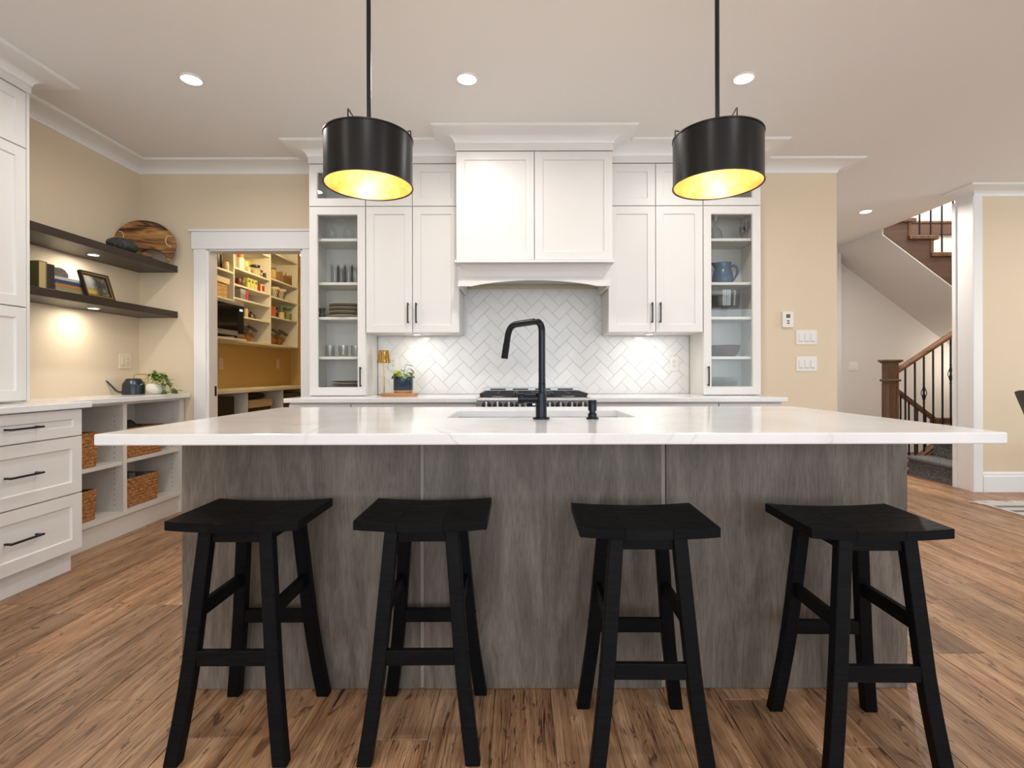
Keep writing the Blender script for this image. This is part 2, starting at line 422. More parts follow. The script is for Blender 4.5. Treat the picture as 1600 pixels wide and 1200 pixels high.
def root(name, label, cat, loc=(0, 0, 0), group=None):
    o = bpy.data.objects.new(name, None); C.objects.link(o); o.location = loc; o.empty_display_size = 0.05
    ORG[o] = Vector(loc); return tag(o, label, cat, group)
def struct(mb, name, m, **kw):
    o = mb.build(name, m, **kw); o['kind'] = 'structure'; return o
def kids(o): return [c for c in bpy.data.objects if c.parent == o]
def copy_tree(o, loc, label=None, rz=None):
    def cp(x, par):
        c = x.copy(); C.objects.link(c); c.parent = par; ORG[c] = ORG.get(x, Vector()).copy()
        for ch in kids(x): cp(ch, c)
        return c
    r = cp(o, None); r.location = loc
    if rz is not None: r.rotation_euler.z = rz
    if label: r['label'] = label
    return r
def B(*a): return MB().box(*a)
def FY(yf): return lambda u, v, d: (u, yf - d, v)          # a front looking towards the camera
def FXp(xf): return lambda u, v, d: (xf + d, u, v)         # a front looking to +x
CROWN = [(0, -0.074), (0.006, -0.074), (0.006, -0.070)] + [(0.006 + 0.130 * (1 - math.cos(t)), -0.070 + 0.056 * math.sin(t)) for t in [PI / 2 * k / 8 for k in range(1, 9)]] + [(0.136, -0.010), (0.145, -0.010), (0.145, 0), (0, 0)]
CEIL = 2.74
def crown(name, path, parent=None, m='trim', drop=0.0):
    mb = MB().sweep(path, [(r, CEIL - 0.0005 + z) for r, z in CROWN])
    if parent: return mb.build(name, M[m], parent, smooth=0.5)
    return struct(mb, name, M[m], smooth=0.5)
# ================================================================== THE SETTING
WY, WX = 4.07, -3.03                # back wall face, left wall face
# floor: a bed under separate planks that run away from the camera
floor = struct(B(-3.2, 7.1, -3.8, 7.1, -0.15, -0.013), 'floor', M['plank'])
PW, PL = 0.187, 1.22
pm = MB().box(-PW / 2 + 0.0008, PW / 2 - 0.0008, 0, PL - 0.0016, -0.012, 0.0).build('plank', M['plank'], floor, bev=0.0012)
plank_mesh = pm.data; first = True
known = {0: 1.697, -5: 2.407, -3: 1.986, -2: 2.397, 18: 2.436, 16: 1.968, 19: 2.62}
for r in range(-7, 33):
    x = -1.397 + PW * (r + 0.5)
    y = known.get(r, random.uniform(1.0, 2.2))
    while y > 1.15: y -= PL
    y = y if y + PL > 0.9 else y + PL
    end = 5.9 if 19 < r < 32 else 4.75
    while y < end:
        if x > 2.3 or y < 4.1 or True:
            o = pm if first else pm.copy()
            if not first: C.objects.link(o)
            first = False; o.location = (x, y, 0)
        y += PL

ceil = struct(MB().box(-3.13, 4.2, -3.7, 7.05, CEIL, CEIL + 0.3).box(4.2, 7.1, -3.7, 4.75, CEIL, CEIL + 0.3), 'ceiling', M['ceiling'])

# kitchen back wall with the pantry opening
DX0, DX1, DZ = -2.48, -1.735, 2.067
wb = struct(MB().box(WX - 0.1, DX0, WY, WY + 0.1, 0, CEIL).box(DX0, DX1, WY, WY + 0.1, DZ, CEIL).box(DX1, 2.518, WY, WY + 0.1, 0, CEIL), 'wall_back', M['wall'])
wl = struct(B(WX - 0.1, WX, -3.7, WY, 0, CEIL), 'wall_left', M['wall'])
# pantry shell
struct(B(-3.22, -3.12, WY + 0.1, 7.05, 0, CEIL), 'wall_pantry_left', M['pantry_wall'])
struct(B(-3.22, -0.9, 6.95, 7.05, 0, CEIL), 'wall_pantry_back', M['pantry_wall'])
struct(B(-1.0, -0.9, WY + 0.1, 6.95, 0, CEIL), 'wall_pantry_right', M['pantry_wall'])
# hall, stairwell, dining room
struct(B(2.30, 2.40, WY + 0.1, 6.72, 0, CEIL), 'wall_hall_left', M['white_wall'])
struct(B(2.30, 4.215, 6.72, 6.9, 0, CEIL), 'wall_hall_end', M['white_wall'])
struct(B(4.0, 7.1, 6.9, 7.0, 0, 5.1), 'wall_stair_back', M['white_wall'])
struct(B(7.0, 7.1, -3.7, 7.0, 0, 5.1), 'wall_right', M['wall'])
struct(MB().box(4.10, 7.0, 4.62, 4.81, 0, CEIL), 'wall_dining', M['wall'])
struct(MB().box(4.1, 7.0, 4.65, 4.75, CEIL + 0.3, 5.1).box(4.1, 4.2, 4.75, 6.9, CEIL + 0.3, 5.1), 'wall_upper', M['white_wall'])
struct(B(4.1, 7.1, 4.65, 7.0, 5.1, 5.2), 'ceiling_upper', M['white_wall'])
# wall behind the camera with four windows
fw = MB().box(-3.13, 7.1, -3.8, -3.7, 0, 0.4).box(-3.13, 7.1, -3.8, -3.7, 2.5, CEIL)
xs = [-3.13, -2.5, -0.7, -0.4, 1.4, 1.7, 3.5, 3.9, 5.6, 7.1]
for k in (0, 2, 4, 6, 8): fw.box(xs[k], xs[k + 1], -3.8, -3.7, 0.4, 2.5)
struct(fw, 'wall_front', M['wall'])
for k, (a, b) in enumerate(((-2.5, -0.7), (-0.4, 1.4), (1.7, 3.5), (3.9, 5.6))):
    m = MB()
    for x0, x1, z0, z1 in ((a, b, 0.4, 0.46), (a, b, 2.44, 2.5), (a, a + 0.06, 0.4, 2.5), (b - 0.06, b, 0.4, 2.5), ((a + b) / 2 - 0.03, (a + b) / 2 + 0.03, 0.4, 2.5)):
        m.box(x0, x1, -3.79, -3.69, z0, z1)
    wn = struct(m, 'window_%d' % (k + 1), M['trim'])
    B(a + 0.06, b - 0.06, -3.745, -3.740, 0.46, 2.44).build('pane', M['pane'], wn)

# crown mouldings round the walls
crown('trim_1', [(WX, 2.83), (WX, WY), (-1.547, WY)])
crown('trim_2', [(1.77, WY), (2.518, WY), (2.518, WY + 0.1)])
crown('trim_3', [(4.10, 4.81), (4.10, 4.62), (7.0, 4.62)])
# pantry door casing, jamb and strike
cs = MB().box(-2.585, DX0 - 0.01, WY - 0.018, WY, 0, DZ).box(DX1 + 0.01, DX1 + 0.115, WY - 0.018, WY, 0, DZ)
struct(cs, 'trim_4', M['trim'], bev=0.002)
struct(MB().box(-2.60, -1.60, WY - 0.024, WY, DZ, 2.204).box(-2.615, -1.585, WY - 0.036, WY, 2.204, 2.222), 'trim_5', M['trim'], bev=0.002)
jm = struct(MB().box(DX0 - 0.01, DX0 + 0.008, WY - 0.005, WY + 0.11, 0, DZ).box(DX1 - 0.008, DX1 + 0.01, WY - 0.005, WY + 0.11, 0, DZ).box(DX0, DX1, WY - 0.005, WY + 0.11, DZ - 0.012, DZ + 0.006), 'door_1', M['trim'])
B(DX0 + 0.008, DX0 + 0.010, WY + 0.07, WY + 0.095, 0.90, 0.98).build('strike_plate', M['black'], jm)
# cased end of the dining wall
ce = MB().box(4.085, 4.10, 4.605, 4.825, 0, CEIL - 0.075).box(4.085, 4.16, 4.603, 4.62, 0, CEIL - 0.075).box(4.072, 4.085, 4.60, 4.64, 0, CEIL - 0.075).box(4.072, 4.085, 4.79, 4.83, 0, CEIL - 0.075)
struct(ce, 'trim_6', M['trim'], bev=0.002)
BB = [(0, 0), (0.015, 0), (0.015, 0.14), (0.011, 0.15), (0.011, 0.165), (0.006, 0.178), (0, 0.18)]
struct(MB().sweep([(4.165, 4.62), (7.0, 4.62)], BB), 'baseboard_dining', M['trim'])
struct(MB().sweep([(2.40, 6.72), (4.215, 6.72)], BB), 'baseboard_hall', M['trim'])
struct(MB().sweep([(1.80, WY), (2.518, WY)], BB), 'baseboard_back', M['trim'])

# backsplash: herringbone tiles, each a piece of its own
tw = 0.077; gap = 0.0012
c45 = math.cos(PI / 4)
shared = {}
def tile_piece(poly):
    m = MB(); n = len(poly)
    m.prism(poly, lambda u, v, w: (u, w, v), -0.0095, 0.0)
    return m
B(-1.13, 1.34, WY - 0.002, WY, 0.914, 1.377).build('grout_bed', M['grout'], wb)
B(-0.443, 0.645, WY - 0.002, WY, 1.377, 1.74).build('grout_bed', M['grout'], wb)
def clip(poly, ax, lim, keep_less):
    out = []
    for i in range(len(poly)):
        a, b = poly[i], poly[(i + 1) % len(poly)]
        ia = (a[ax] <= lim) == keep_less; ib = (b[ax] <= lim) == keep_less
        if ia: out.append(a)
        if ia != ib:
            t = (lim - a[ax]) / (b[ax] - a[ax]); out.append((a[0] + t * (b[0] - a[0]), a[1] + t * (b[1] - a[1])))
    return out
full_mesh = {}
def put_tile(i, j, horiz):
    w_, h_ = (2 * tw, tw) if horiz else (tw, 2 * tw)
    x0, y0 = i * tw + gap / 2, j * tw + gap / 2; x1, y1 = i * tw + w_ - gap / 2, j * tw + h_ - gap / 2
    ox, oz = 0.093, 0.955
    rp = [((x - y) * c45 + ox, (x + y) * c45 + oz) for x, y in ((x0, y0), (x1, y0), (x1, y1), (x0, y1))]
    cx = sum(p[0] for p in rp) / 4; cz = sum(p[1] for p in rp) / 4
    q = rp
    for ax, lim, less in ((0, -1.128, False), (0, 1.338, True), (1, 0.916, False), (1, 1.745, True)):
        if q: q = clip(q, ax, lim, less)
    if len(q) < 3: return
    mx, mn = max(p[0] for p in q), min(p[0] for p in q)
    if not (-0.55 < cx < 0.75):
        q = clip(q, 1, 1.376, True)
        if len(q) < 3: return
    area = abs(sum(q[k][0] * q[(k + 1) % len(q)][1] - q[(k + 1) % len(q)][0] * q[k][1] for k in range(len(q)))) / 2
    if area < 2e-5: return
    mcx = sum(p[0] for p in q) / len(q); mcz = sum(p[1] for p in q) / len(q)
    loc = [(p[0] - mcx, p[1] - mcz) for p in q]
    full = len(q) == 4 and area > 0.97 * (2 * tw - gap) * (tw - gap)
    if full and horiz in full_mesh:
        o = bpy.data.objects.new('tile', full_mesh[horiz]); C.objects.link(o); o.parent = wb
    else:
        o = tile_piece(loc).build('tile', M['tile'], wb, bev=0.0008 if full else 0)
        if full: full_mesh[horiz] = o.data
    o.location = (mcx, WY, mcz)
    o.rotation_euler = (random.uniform(-.003, .003), 0, random.uniform(-.003, .003))
for i in range(-30, 31):
    for j in range(-30, 31):
        s4 = (i - j) % 4
        if s4 == 0: put_tile(i, j, True)
        elif s4 == 3: put_tile(i, j, False)
# ================================================================== LEFT WALL CABINETRY
LC = 0.926                                          # worktop height on the left wall
# tall cabinet standing on the worktop
t = root('tall_cabinet', 'tall white cabinet with stacked panel doors at the left edge of the view', 'cabinet', (-2.86, 2.2, 0.93))
B(-3.028, -2.722, 1.60, 2.80, 0.932, 2.665).build('body', M['cab'], t)
B(-3.028, -2.70, 2.802, 2.82, 0.930, 2.665).build('side_panel', M['cab'], t, bev=0.001)
B(-3.028, -2.694, 1.60, 2.826, 2.622, 2.668).build('frieze', M['cab'], t, bev=0.001)
fx = FXp(-2.70)
for y0, y1 in ((1.60, 2.198), (2.202, 2.800)):
    for z0, z1 in ((0.936, 1.442), (1.446, 2.310), (2.314, 2.618)):
        d = MB().shaker(fx, y0, y1, z0, z1).build('door', M['cab'], t)
        if z0 < 1: MB().pull(fx, y0 + 0.028 if y0 > 2 else y1 - 0.028, 1.33, 0.15).build('handle', M['black'], d)
MB().sweep([(-2.70, 1.45), (-2.70, 2.826), (-3.028, 2.826)], [(r, CEIL - 0.0005 + z) for r, z in CROWN]).build('crown_moulding', M['trim'], t, smooth=0.5)

# drawer base below it
t = root('drawer_cabinet', 'white base cabinet with three drawers and black bar pulls', 'cabinet', (-2.72, 2.5, 0))
B(-3.028, -2.443, 2.147, 2.822, 0.12, LC - 0.033).build('body', M['cab'], t)
B(-3.028, -2.48, 2.147, 2.822, 0.0, 0.12).build('toe_kick', M['cab'], t)
fx = FXp(-2.42)
for z0, z1 in ((0.745, 0.889), (0.434, 0.741), (0.126, 0.430)):
    d = MB().shaker(fx, 2.149, 2.826, z0, z1, st=0.052 if z0 > 0.7 else 0.062).build('drawer', M['cab'], t)
    MB().pull(fx, 2.4875, (z0 + z1) / 2 + (0.0 if z0 > 0.7 else 0.0), 0.172, False, 0 if False else -0.009, 0.039).build('pull', M['black'], d)
t = root('sink_cabinet', 'white base cabinet beyond the drawers, mostly outside the view', 'cabinet', (-2.72, 1.85, 0))
B(-3.028, -2.443, 1.60, 2.145, 0.12, LC - 0.033).build('body', M['cab'], t)
B(-3.028, -2.48, 1.60, 2.145, 0.0, 0.12).build('toe_kick', M['cab'], t)
MB().shaker(fx, 1.602, 2.145, 0.126, 0.889).build('door', M['cab'], t)
tag(B(-3.03, -2.395, 1.58, 2.866, LC - 0.032, LC).build('worktop', M['quartz'], bev=0.003),
    'pale quartz worktop above the white drawers', 'countertop')
tag(B(-3.03, -2.61, 2.868, 4.05, LC - 0.032, LC).build('worktop', M['quartz'], bev=0.003),
    'narrow pale quartz worktop over the open shelves holding the watering can', 'countertop')

# open shelving unit
SX = -2.66
t = root('open_shelf_unit', 'white open shelving unit of four cubbyholes with baskets', 'shelving', (-2.85, 3.45, 0))
B(-3.03, -3.012, 2.83, 4.05, 0.0, LC - 0.033).build('back_panel', M['shelfcab'], t)
B(-3.012, SX, 2.83, 2.848, 0, LC - 0.033).build('side_panel', M['shelfcab'], t)
B(-3.012, SX, 3.43, 3.462, 0.13, LC - 0.05).build('divider', M['shelfcab'], t, bev=0.001)
B(-3.012, SX, 4.0, 4.05, 0, LC - 0.033).build('side_panel', M['shelfcab'], t, bev=0.001)
B(-3.012, SX, 2.848, 4.0, LC - 0.05, LC - 0.033).build('top_rail', M['shelfcab'], t)
B(-3.012, SX + 0.004, 2.848, 4.0, 0.132, 0.157).build('bottom_shelf', M['shelfcab'], t, bev=0.001)
B(-3.012, SX - 0.01, 2.848, 3.43, 0.470, 0.492).build('shelf', M['shelfcab'], t, bev=0.001)
B(-3.012, SX - 0.01, 3.462, 4.0, 0.476, 0.498).build('shelf', M['shelfcab'], t, bev=0.001)
B(SX - 0.03, SX - 0.012, 2.848, 4.0, 0, 0.131).build('plinth', M['shelfcab'], t)
for yy in (3.428, 3.998):
    h = MB()
    for k in range(18):
        z = 0.2 + k * 0.035
        if abs(z - 0.48) < 0.03: continue
        h.box(SX - 0.062, SX - 0.057, yy - 0.0012, yy + 0.0005, z, z + 0.005)
    tag(h.build('peg_holes', M['darkslot'], t), None, None, kind='stuff')

def weave(name, x0, x1, y0, y1, z0, z1, m, parent, rows=9):
    """basket wall: one strip round the four sides, woven relief"""
    per = [(x0, y0), (x1, y0), (x1, y1), (x0, y1)]; L = [0]
    seg = []
    for k in range(4):
        a, b = per[k], per[(k + 1) % 4]; seg.append((a, b, math.hypot(b[0] - a[0], b[1] - a[1])))
    tot = sum(s[2] for s in seg); nu = int(tot / 0.009); nv = rows * 4
    cx, cy = (x0 + x1) / 2, (y0 + y1) / 2
    mb = MB(); vs = []; fs = []
    for j in range(nv + 1):
        for i in range(nu):
            d = tot * i / nu; k = 0
            while d > seg[k][2]: d -= seg[k][2]; k += 1
            a, b, l = seg[k]; f = d / l
            x, y = a[0] + (b[0] - a[0]) * f, a[1] + (b[1] - a[1]) * f
            row = j * rows / nv; ph = PI * (int(row) % 2)
            k2 = 0.004 * math.sin(PI * (row % 1.0)) * (1 + 0.7 * math.sin(i * 1.05 + ph)) + random.uniform(-.0008, .0008)
            n = Vector((b[1] - a[1], -(b[0] - a[0]))).normalized()
            taper = 1 - 0.04 * (1 - j / nv)
            vs.append((cx + (x - cx) * taper + n.x * k2, cy + (y - cy) * taper + n.y * k2, z0 + (z1 - z0) * j / nv))
    for j in range(nv):
        for i in range(nu):
            q = (i + 1) % nu; fs.append((j * nu + i, j * nu + q, (j + 1) * nu + q, (j + 1) * nu + i))
    fs.append(tuple(range(nu))[::-1])
    mb.add(vs, fs); inner = MB().box(x0 + .01, x1 - .01, y0 + .01, y1 - .01, z0 + .008, z0 + .016)
    mb.add(inner.v, inner.f)
    o = mb.build(name, m, parent, smooth=1.2)
    rim = MB().tube([(x0, y0, z1), (x1, y0, z1), (x1, y1, z1), (x0, y1, z1), (x0, y0 + .001, z1)], 0.008, 6)
    return o, rim
def basket(x0, x1, y0, y1, z0, z1, label, group=None, stuff=None, m='wicker', liner=None):
    t = root('basket', label, 'basket', ((x0 + x1) / 2, (y0 + y1) / 2, z0), group)
    o, rim = weave('wicker_wall', x0, x1, y0, y1, z0 + 0.001, z1, M[m], t, max(5, int((z1 - z0) / 0.021)))
    rim.build('rim', M[m], t, smooth=1.0)
    if liner:
        l = MB()
        l.sweep([(x0 + .02, y0 - .001), (x1 + .001, y0 - .001), (x1 + .001, y1 + .001), (x0 + .02, y1 + .001)], [(0.0, z1 - (z1 - z0) * .25), (0.012, z1 - (z1 - z0) * .25), (0.014, z1 + 0.006), (-0.01, z1 + 0.008)])
        l.build('cloth_liner', M[liner], t)
    return t
plain('linen', (0.66, 0.54, 0.36), 0.9)
BG = 'wicker baskets in the open shelving'
basket(-2.99, -2.70, 2.93, 3.27, 0.492, 0.705, 'wicker basket on the upper shelf of the bay beside the drawers', BG)
b2 = basket(-2.99, -2.70, 3.49, 3.86, 0.498, 0.700, 'wicker basket heaped with dark cloth, upper shelf right of the divider', BG)
basket(-2.99, -2.70, 2.94, 3.26, 0.157, 0.342, 'wicker basket on the bottom shelf of the bay beside the drawers', BG)
b4 = basket(-2.99, -2.70, 3.49, 3.816, 0.157, 0.350, 'open wicker basket of dark boxes, bottom shelf right of the divider', BG)
def lump(x0, x1, y0, y1, z0, z1, seed):
    rr = random.Random(seed); ph = [rr.uniform(0, 6) for _ in range(6)]
    def fn(u, v):
        e = min(u, 1 - u, v, 1 - v) * 6
        z = z0 + (z1 - z0) * min(1, e) * (0.62 + 0.22 * math.sin(9 * u + ph[0] + 4 * v) + 0.16 * math.sin(14 * v + ph[1] - 5 * u))
        return (x0 + (x1 - x0) * u, y0 + (y1 - y0) * v, z)
    return MB().grid(fn, 22, 26)
tag(lump(-2.97, -2.715, 3.51, 3.84, 0.64, 0.755, 3).build('folded_cloth', M['dark_fabric'], smooth=1.2), 'crumpled dark patterned cloth heaped in the upper right basket', 'cloth')
plain('slate_card', (0.10, 0.115, 0.125), 0.6)
for k in range(4):
    y = 3.51 + 0.075 * k
    m = B(-2.96, -2.74, y, y + 0.06, 0.18, 0.345 + 0.012 * ((k * 7) % 4)).build('box', M['slate_card'] if k % 2 else M['dark_fabric'], bev=0.003)
    tag(m, ['black slim box standing first in the bottom basket beside the divider', 'slate grey box second in the bottom right basket', 'black box third in the bottom right basket', 'slate grey box last in the bottom basket, furthest from the divider'][k], 'box', 'boxes standing in the bottom basket')

# floating shelves with puck lights
def puck(parent, x, y, z, energy, name='puck_light'):
    MB().lathe([(0.036, z), (0.036, z - 0.005), (0.030, z - 0.006), (0.030, z)], (x, y, 0), 20).build('puck_ring', M['plastic'], parent, smooth=0.6)
    MB().lathe([(0.0, z - 0.0035), (0.029, z - 0.004), (0.029, z - 0.001)], (x, y, 0), 20).build('puck_lens', M['puck_lens'], parent)
    lamp(name, 'AREA', (x, y, z - 0.008), energy, (1.0, 0.93, 0.80), (0, 0, 0), parent, shape='DISK', size=0.05)
for z0, z1, lab in ((1.884, 1.935, 'thick espresso floating shelf carrying the round board'), (1.5245, 1.5735, 'thick espresso floating shelf carrying books and a painting')):
    t = root('floating_shelf', lab, 'shelf', (-2.87, 3.45, z0))
    B(-3.03, -2.72, 2.83, 4.068, z0, z1).build('board', M['dark_shelf'], t, bev=0.0015)
    puck(t, -2.866, 3.44, z0, 2.1)

# things on the lower floating shelf
SZ = 1.5737
def book(name, x0, x1, y0, y1, z0, z1, cover, lying, label, group, c=0.003):
    t = root(name, label, 'book', ((x0 + x1) / 2, (y0 + y1) / 2, z0), group)
    pg = plain('paper', (0.72, 0.62, 0.44), 0.9)
    m = MB()
    if lying:   # spine to +x
        m.box(x0, x1, y0, y1, z0, z0 + c).box(x0, x1, y0, y1, z1 - c, z1).box(x1 - c, x1, y0, y1, z0 + c, z1 - c)
        B(x0 + .006, x1 - c, y0 + .005, y1 - .005, z0 + c, z1 - c).build('pages', pg, t)
    else:
        m.box(x0, x1, y0, y0 + c, z0, z1).box(x0, x1, y1 - c, y1, z0, z1).box(x1 - c, x1, y0 + c, y1 - c, z0, z1)
        B(x0 + .006, x1 - c, y0 + c, y1 - c, z0 + .004, z1 - .004).build('pages', pg, t)
    m.build('cover', cover, t, bev=0.001)
    return t
BKS = 'old books on the lower floating shelf'
gb = book('book', -2.985, -2.785, 2.965, 3.016, SZ, SZ + 0.166, plain('olive_cloth', (0.14, 0.125, 0.045), 0.85), False, 'olive green book standing upright with a tan spine', BKS)
B(-2.7855, -2.7835, 2.963, 3.004, SZ + 0.005, SZ + 0.160).build('spine_label', plain('tan_spine', (0.50, 0.36, 0.16), 0.7), gb)
book('book', -2.985, -2.785, 3.019, 3.040, SZ, SZ + 0.158, plain('dark_plum', (0.035, 0.02, 0.025), 0.6), False, 'thin dark plum book upright beside the olive book', BKS)
book('book', -2.985, -2.785, 3.042, 3.064, SZ, SZ + 0.158, plain('dark_brown', (0.03, 0.02, 0.014), 0.6), False, 'dark brown book upright against the lying pile', BKS)
cols = [((0.30, 0.24, 0.13), 'tattered tan book lying lowest of the pile'), ((0.26, 0.235, 0.11), 'thick khaki book lying second from the bottom of the pile'),
        ((0.42, 0.17, 0.04), 'orange-brown book lying in the middle of the pile'), ((0.03, 0.06, 0.13), 'blue book lying second from the top of the pile'),
        ((0.55, 0.53, 0.46), 'pale grey book lying on top of the pile')]
z = SZ
for k, (c, lab) in enumerate(cols):
    h = (0.011, 0.026, 0.020, 0.023, 0.018)[k]; dx = (0.02, 0, -0.004, -0.008, -0.014)[k]
    book('book', -2.945 + dx, -2.785 + dx, 3.072 + (0 if k else -0.004), 3.29 - (0.006 * k) + 0.004, z, z + h, plain('cover_%d' % k, c, 0.7), True, lab, BKS, 0.0025)
    z += h + 0.0003
ag = MB()
outl = [(-0.062, 0), (-0.066, 0.018), (-0.058, 0.045), (-0.03, 0.062), (0.005, 0.066), (0.04, 0.058), (0.062, 0.035), (0.066, 0.018), (0.056, 0)]
ag.prism(outl, lambda u, v, w: (-2.865 + w, 3.165 + u, z + 0.0005 + v), -0.02, 0.02)
tag(ag.build('agate_slab', M['agate'], bev=0.004), 'grey agate slab standing on the pile of books', 'stone')
# leaning gilt frame
t = root('picture_frame', 'small landscape painting in a dark gilt frame leaning on the shelf', 'picture', (-2.745, 3.36, SZ + 0.001))
t.rotation_euler = (0, math.radians(-17), 0)
gilt = plain('gilt', (0.42, 0.24, 0.06), 0.35, 0.7); dkf = plain('frame_black', (0.02, 0.014, 0.01), 0.4)
hw, hh = 0.112, 0.176
def ringm(a0, a1, d0, d1):
    m = MB(); o = [(-hw + a0, a0), (hw - a0, a0), (hw - a0, hh - a0), (-hw + a0, hh - a0)]; i = [(-hw + a1, a1), (hw - a1, a1), (hw - a1, hh - a1), (-hw + a1, hh - a1)]
    vs = [(d, u, v) for d in (d0, d1) for r in (o, i) for u, v in r]; fs = []
    for k in range(4):
        q = (k + 1) % 4; fs += [(k, q, 4 + q, 4 + k), (8 + k, 12 + k, 12 + q, 8 + q), (k, 8 + k, 8 + q, q), (4 + k, 4 + q, 12 + q, 12 + k)]
    return m.add(vs, fs)
ringm(0, 0.009, -0.018, 0.004).build('outer_frame', dkf, t, world=False)
ringm(0.009, 0.017, -0.018, 0.001).build('gilt_moulding', gilt, t, world=False)
ringm(0.017, 0.024, -0.018, -0.004).build('inner_slip', dkf, t, world=False)
B(-0.016, -0.010, -hw + .02, hw - .02, 0.02, hh - 0.02).build('painting', M['art'], t, world=False)

# things on the upper floating shelf
UZ = 1.9352
t = root('serving_board', 'round live-edge acacia serving board with rope handles leaning in the corner', 'board', (-2.845, 3.88, UZ + 0.0035))
t.rotation_euler = (math.radians(-11), 0, math.radians(24))
pts = []; RB, CB = 0.196, 0.128                     # disc cut off straight at the foot, arched live edge scooped out of it
a0 = math.acos(CB / RB)
for k in range(57):
    a = -PI / 2 + a0 + (2 * PI - 2 * a0) * k / 56
    q = 1 + 0.010 * math.sin(3 * a + 1) + 0.006 * math.sin(7 * a)
    pts.append((RB * q * math.cos(a), max(0.0, CB + RB * q * math.sin(a))))
for k in range(17):
    q = PI * k / 16; pts.append((0.045 - 0.095 * math.cos(q), 0.0005 + 0.095 * math.sin(q) ** 0.9))
MB().prism(pts, lambda u, v, w: (u, w, v), -0.011, 0.011).build('board', M['board'], t, bev=0.003, world=False)
rope = plain('rope', (0.62, 0.42, 0.28), 0.9)
for s in (-1, 1):
    MB().tube([(s * (0.168 - 0.036 * math.sin(PI * k / 12) ** 0.6), -0.013 - 0.012 * math.sin(PI * k / 12), 0.125 + 0.085 * (0.5 - 0.5 * math.cos(PI * k / 12))) for k in range(13)], 0.004, 6).build('rope_handle', rope, t, smooth=1.0, world=False)
rn = random.Random(5)
dirs = [Vector((rn.gauss(0, 1), rn.gauss(0, 1), rn.gauss(0, 1))).normalized() for _ in range(14)]
def rock(d): return 0.86 + 0.14 * max(d.dot(q) for q in dirs) + 0.05 * math.sin(17 * d.x + 11 * d.y) * math.sin(13 * d.z)
tag(MB().blob((-2.80, 3.605, UZ + 0.048), (0.072, 0.118, 0.052), 26, 16, rock).build('lava_rock', M['lava'], smooth=0.6), 'rough dark lava rock on the upper floating shelf', 'stone')
tag(MB().blob((-2.765, 3.785, UZ + 0.019), (0.035, 0.055, 0.020), 18, 10, rock).build('brown_stone', M['brown_stone'], smooth=0.8), 'small smooth brown stone between the lava rock and round board', 'stone')

# watering can and ivy on the left worktop
t = root('watering_can', 'slate blue watering can with brass handle and long thin spout', 'watering can', (-2.90, 3.84, LC + 0.0005))
MB().lathe([(0, 0), (0.069, 0), (0.071, 0.003), (0.071, 0.072), (0.069, 0.078), (0.047, 0.117), (0.045, 0.119), (0.042, 0.117), (0.02, 0.116), (0, 0.116)], n=32).build('body', M['can'], t, smooth=0.5, world=False)
ca, sa = math.cos(0.62), math.sin(0.62)
def along(d, z): return (d * ca, d * sa, z)
sp = [along(-0.068, 0.016), along(-0.09, 0.020), along(-0.105, 0.032), along(-0.13, 0.065), along(-0.155, 0.098), along(-0.175, 0.114), along(-0.185, 0.116)]
MB().tube(sp, [0.008, 0.007, 0.0065, 0.006, 0.005, 0.0045, 0.0042], 8).build('spout', M['can'], t, smooth=1.0, world=False)
hd = [along(0.0, 0.116), along(0.0, 0.135), along(0.006, 0.148), along(0.018, 0.151), along(0.070, 0.150), along(0.084, 0.145), along(0.088, 0.13), along(0.088, 0.04), along(0.083, 0.026), along(0.07, 0.024)]
MB().tube(hd, 0.0042, 8).build('handle', M['brass'], t, smooth=1.0, world=False)

def leaf_mesh(L, Wd, curl=0.25, lobed=False, n=6):
    m = MB(); vs = []
    for i in range(n + 1):
        f = i / n; wd = Wd * math.sin(PI * min(1, f * 0.96 + 0.04)) ** 0.75
        if lobed: wd *= (1.0 if i % 2 else 0.55)
        z = -curl * L * f * f + 0.0
        vs += [(-wd / 2, f * L, z + 0.12 * wd), (0, f * L, z), (wd / 2, f * L, z + 0.12 * wd)]
    fs = []
    for i in range(n):
        fs += [(3 * i, 3 * i + 1, 3 * i + 4, 3 * i + 3), (3 * i + 1, 3 * i + 2, 3 * i + 5, 3 * i + 4)]
    return m.add(vs, fs)
def put(mb, src, M4):
    mb.add([M4 @ Vector(v) for v in src.v], src.f)
t = root('potted_ivy', 'trailing ivy in a speckled white pot beside the watering can', 'plant', (-2.755, 3.87, LC + 0.0005))
MB().lathe([(0, 0), (0.036, 0), (0.040, 0.004), (0.058, 0.018), (0.064, 0.040), (0.060, 0.064), (0.050, 0.080), (0.046, 0.080), (0.046, 0.068), (0, 0.067)], n=30).build('pot', M['speckle'], t, smooth=0.7, world=False)
rv = random.Random(11); stems = MB(); fol = {0: MB(), 1: MB(), 2: MB()}
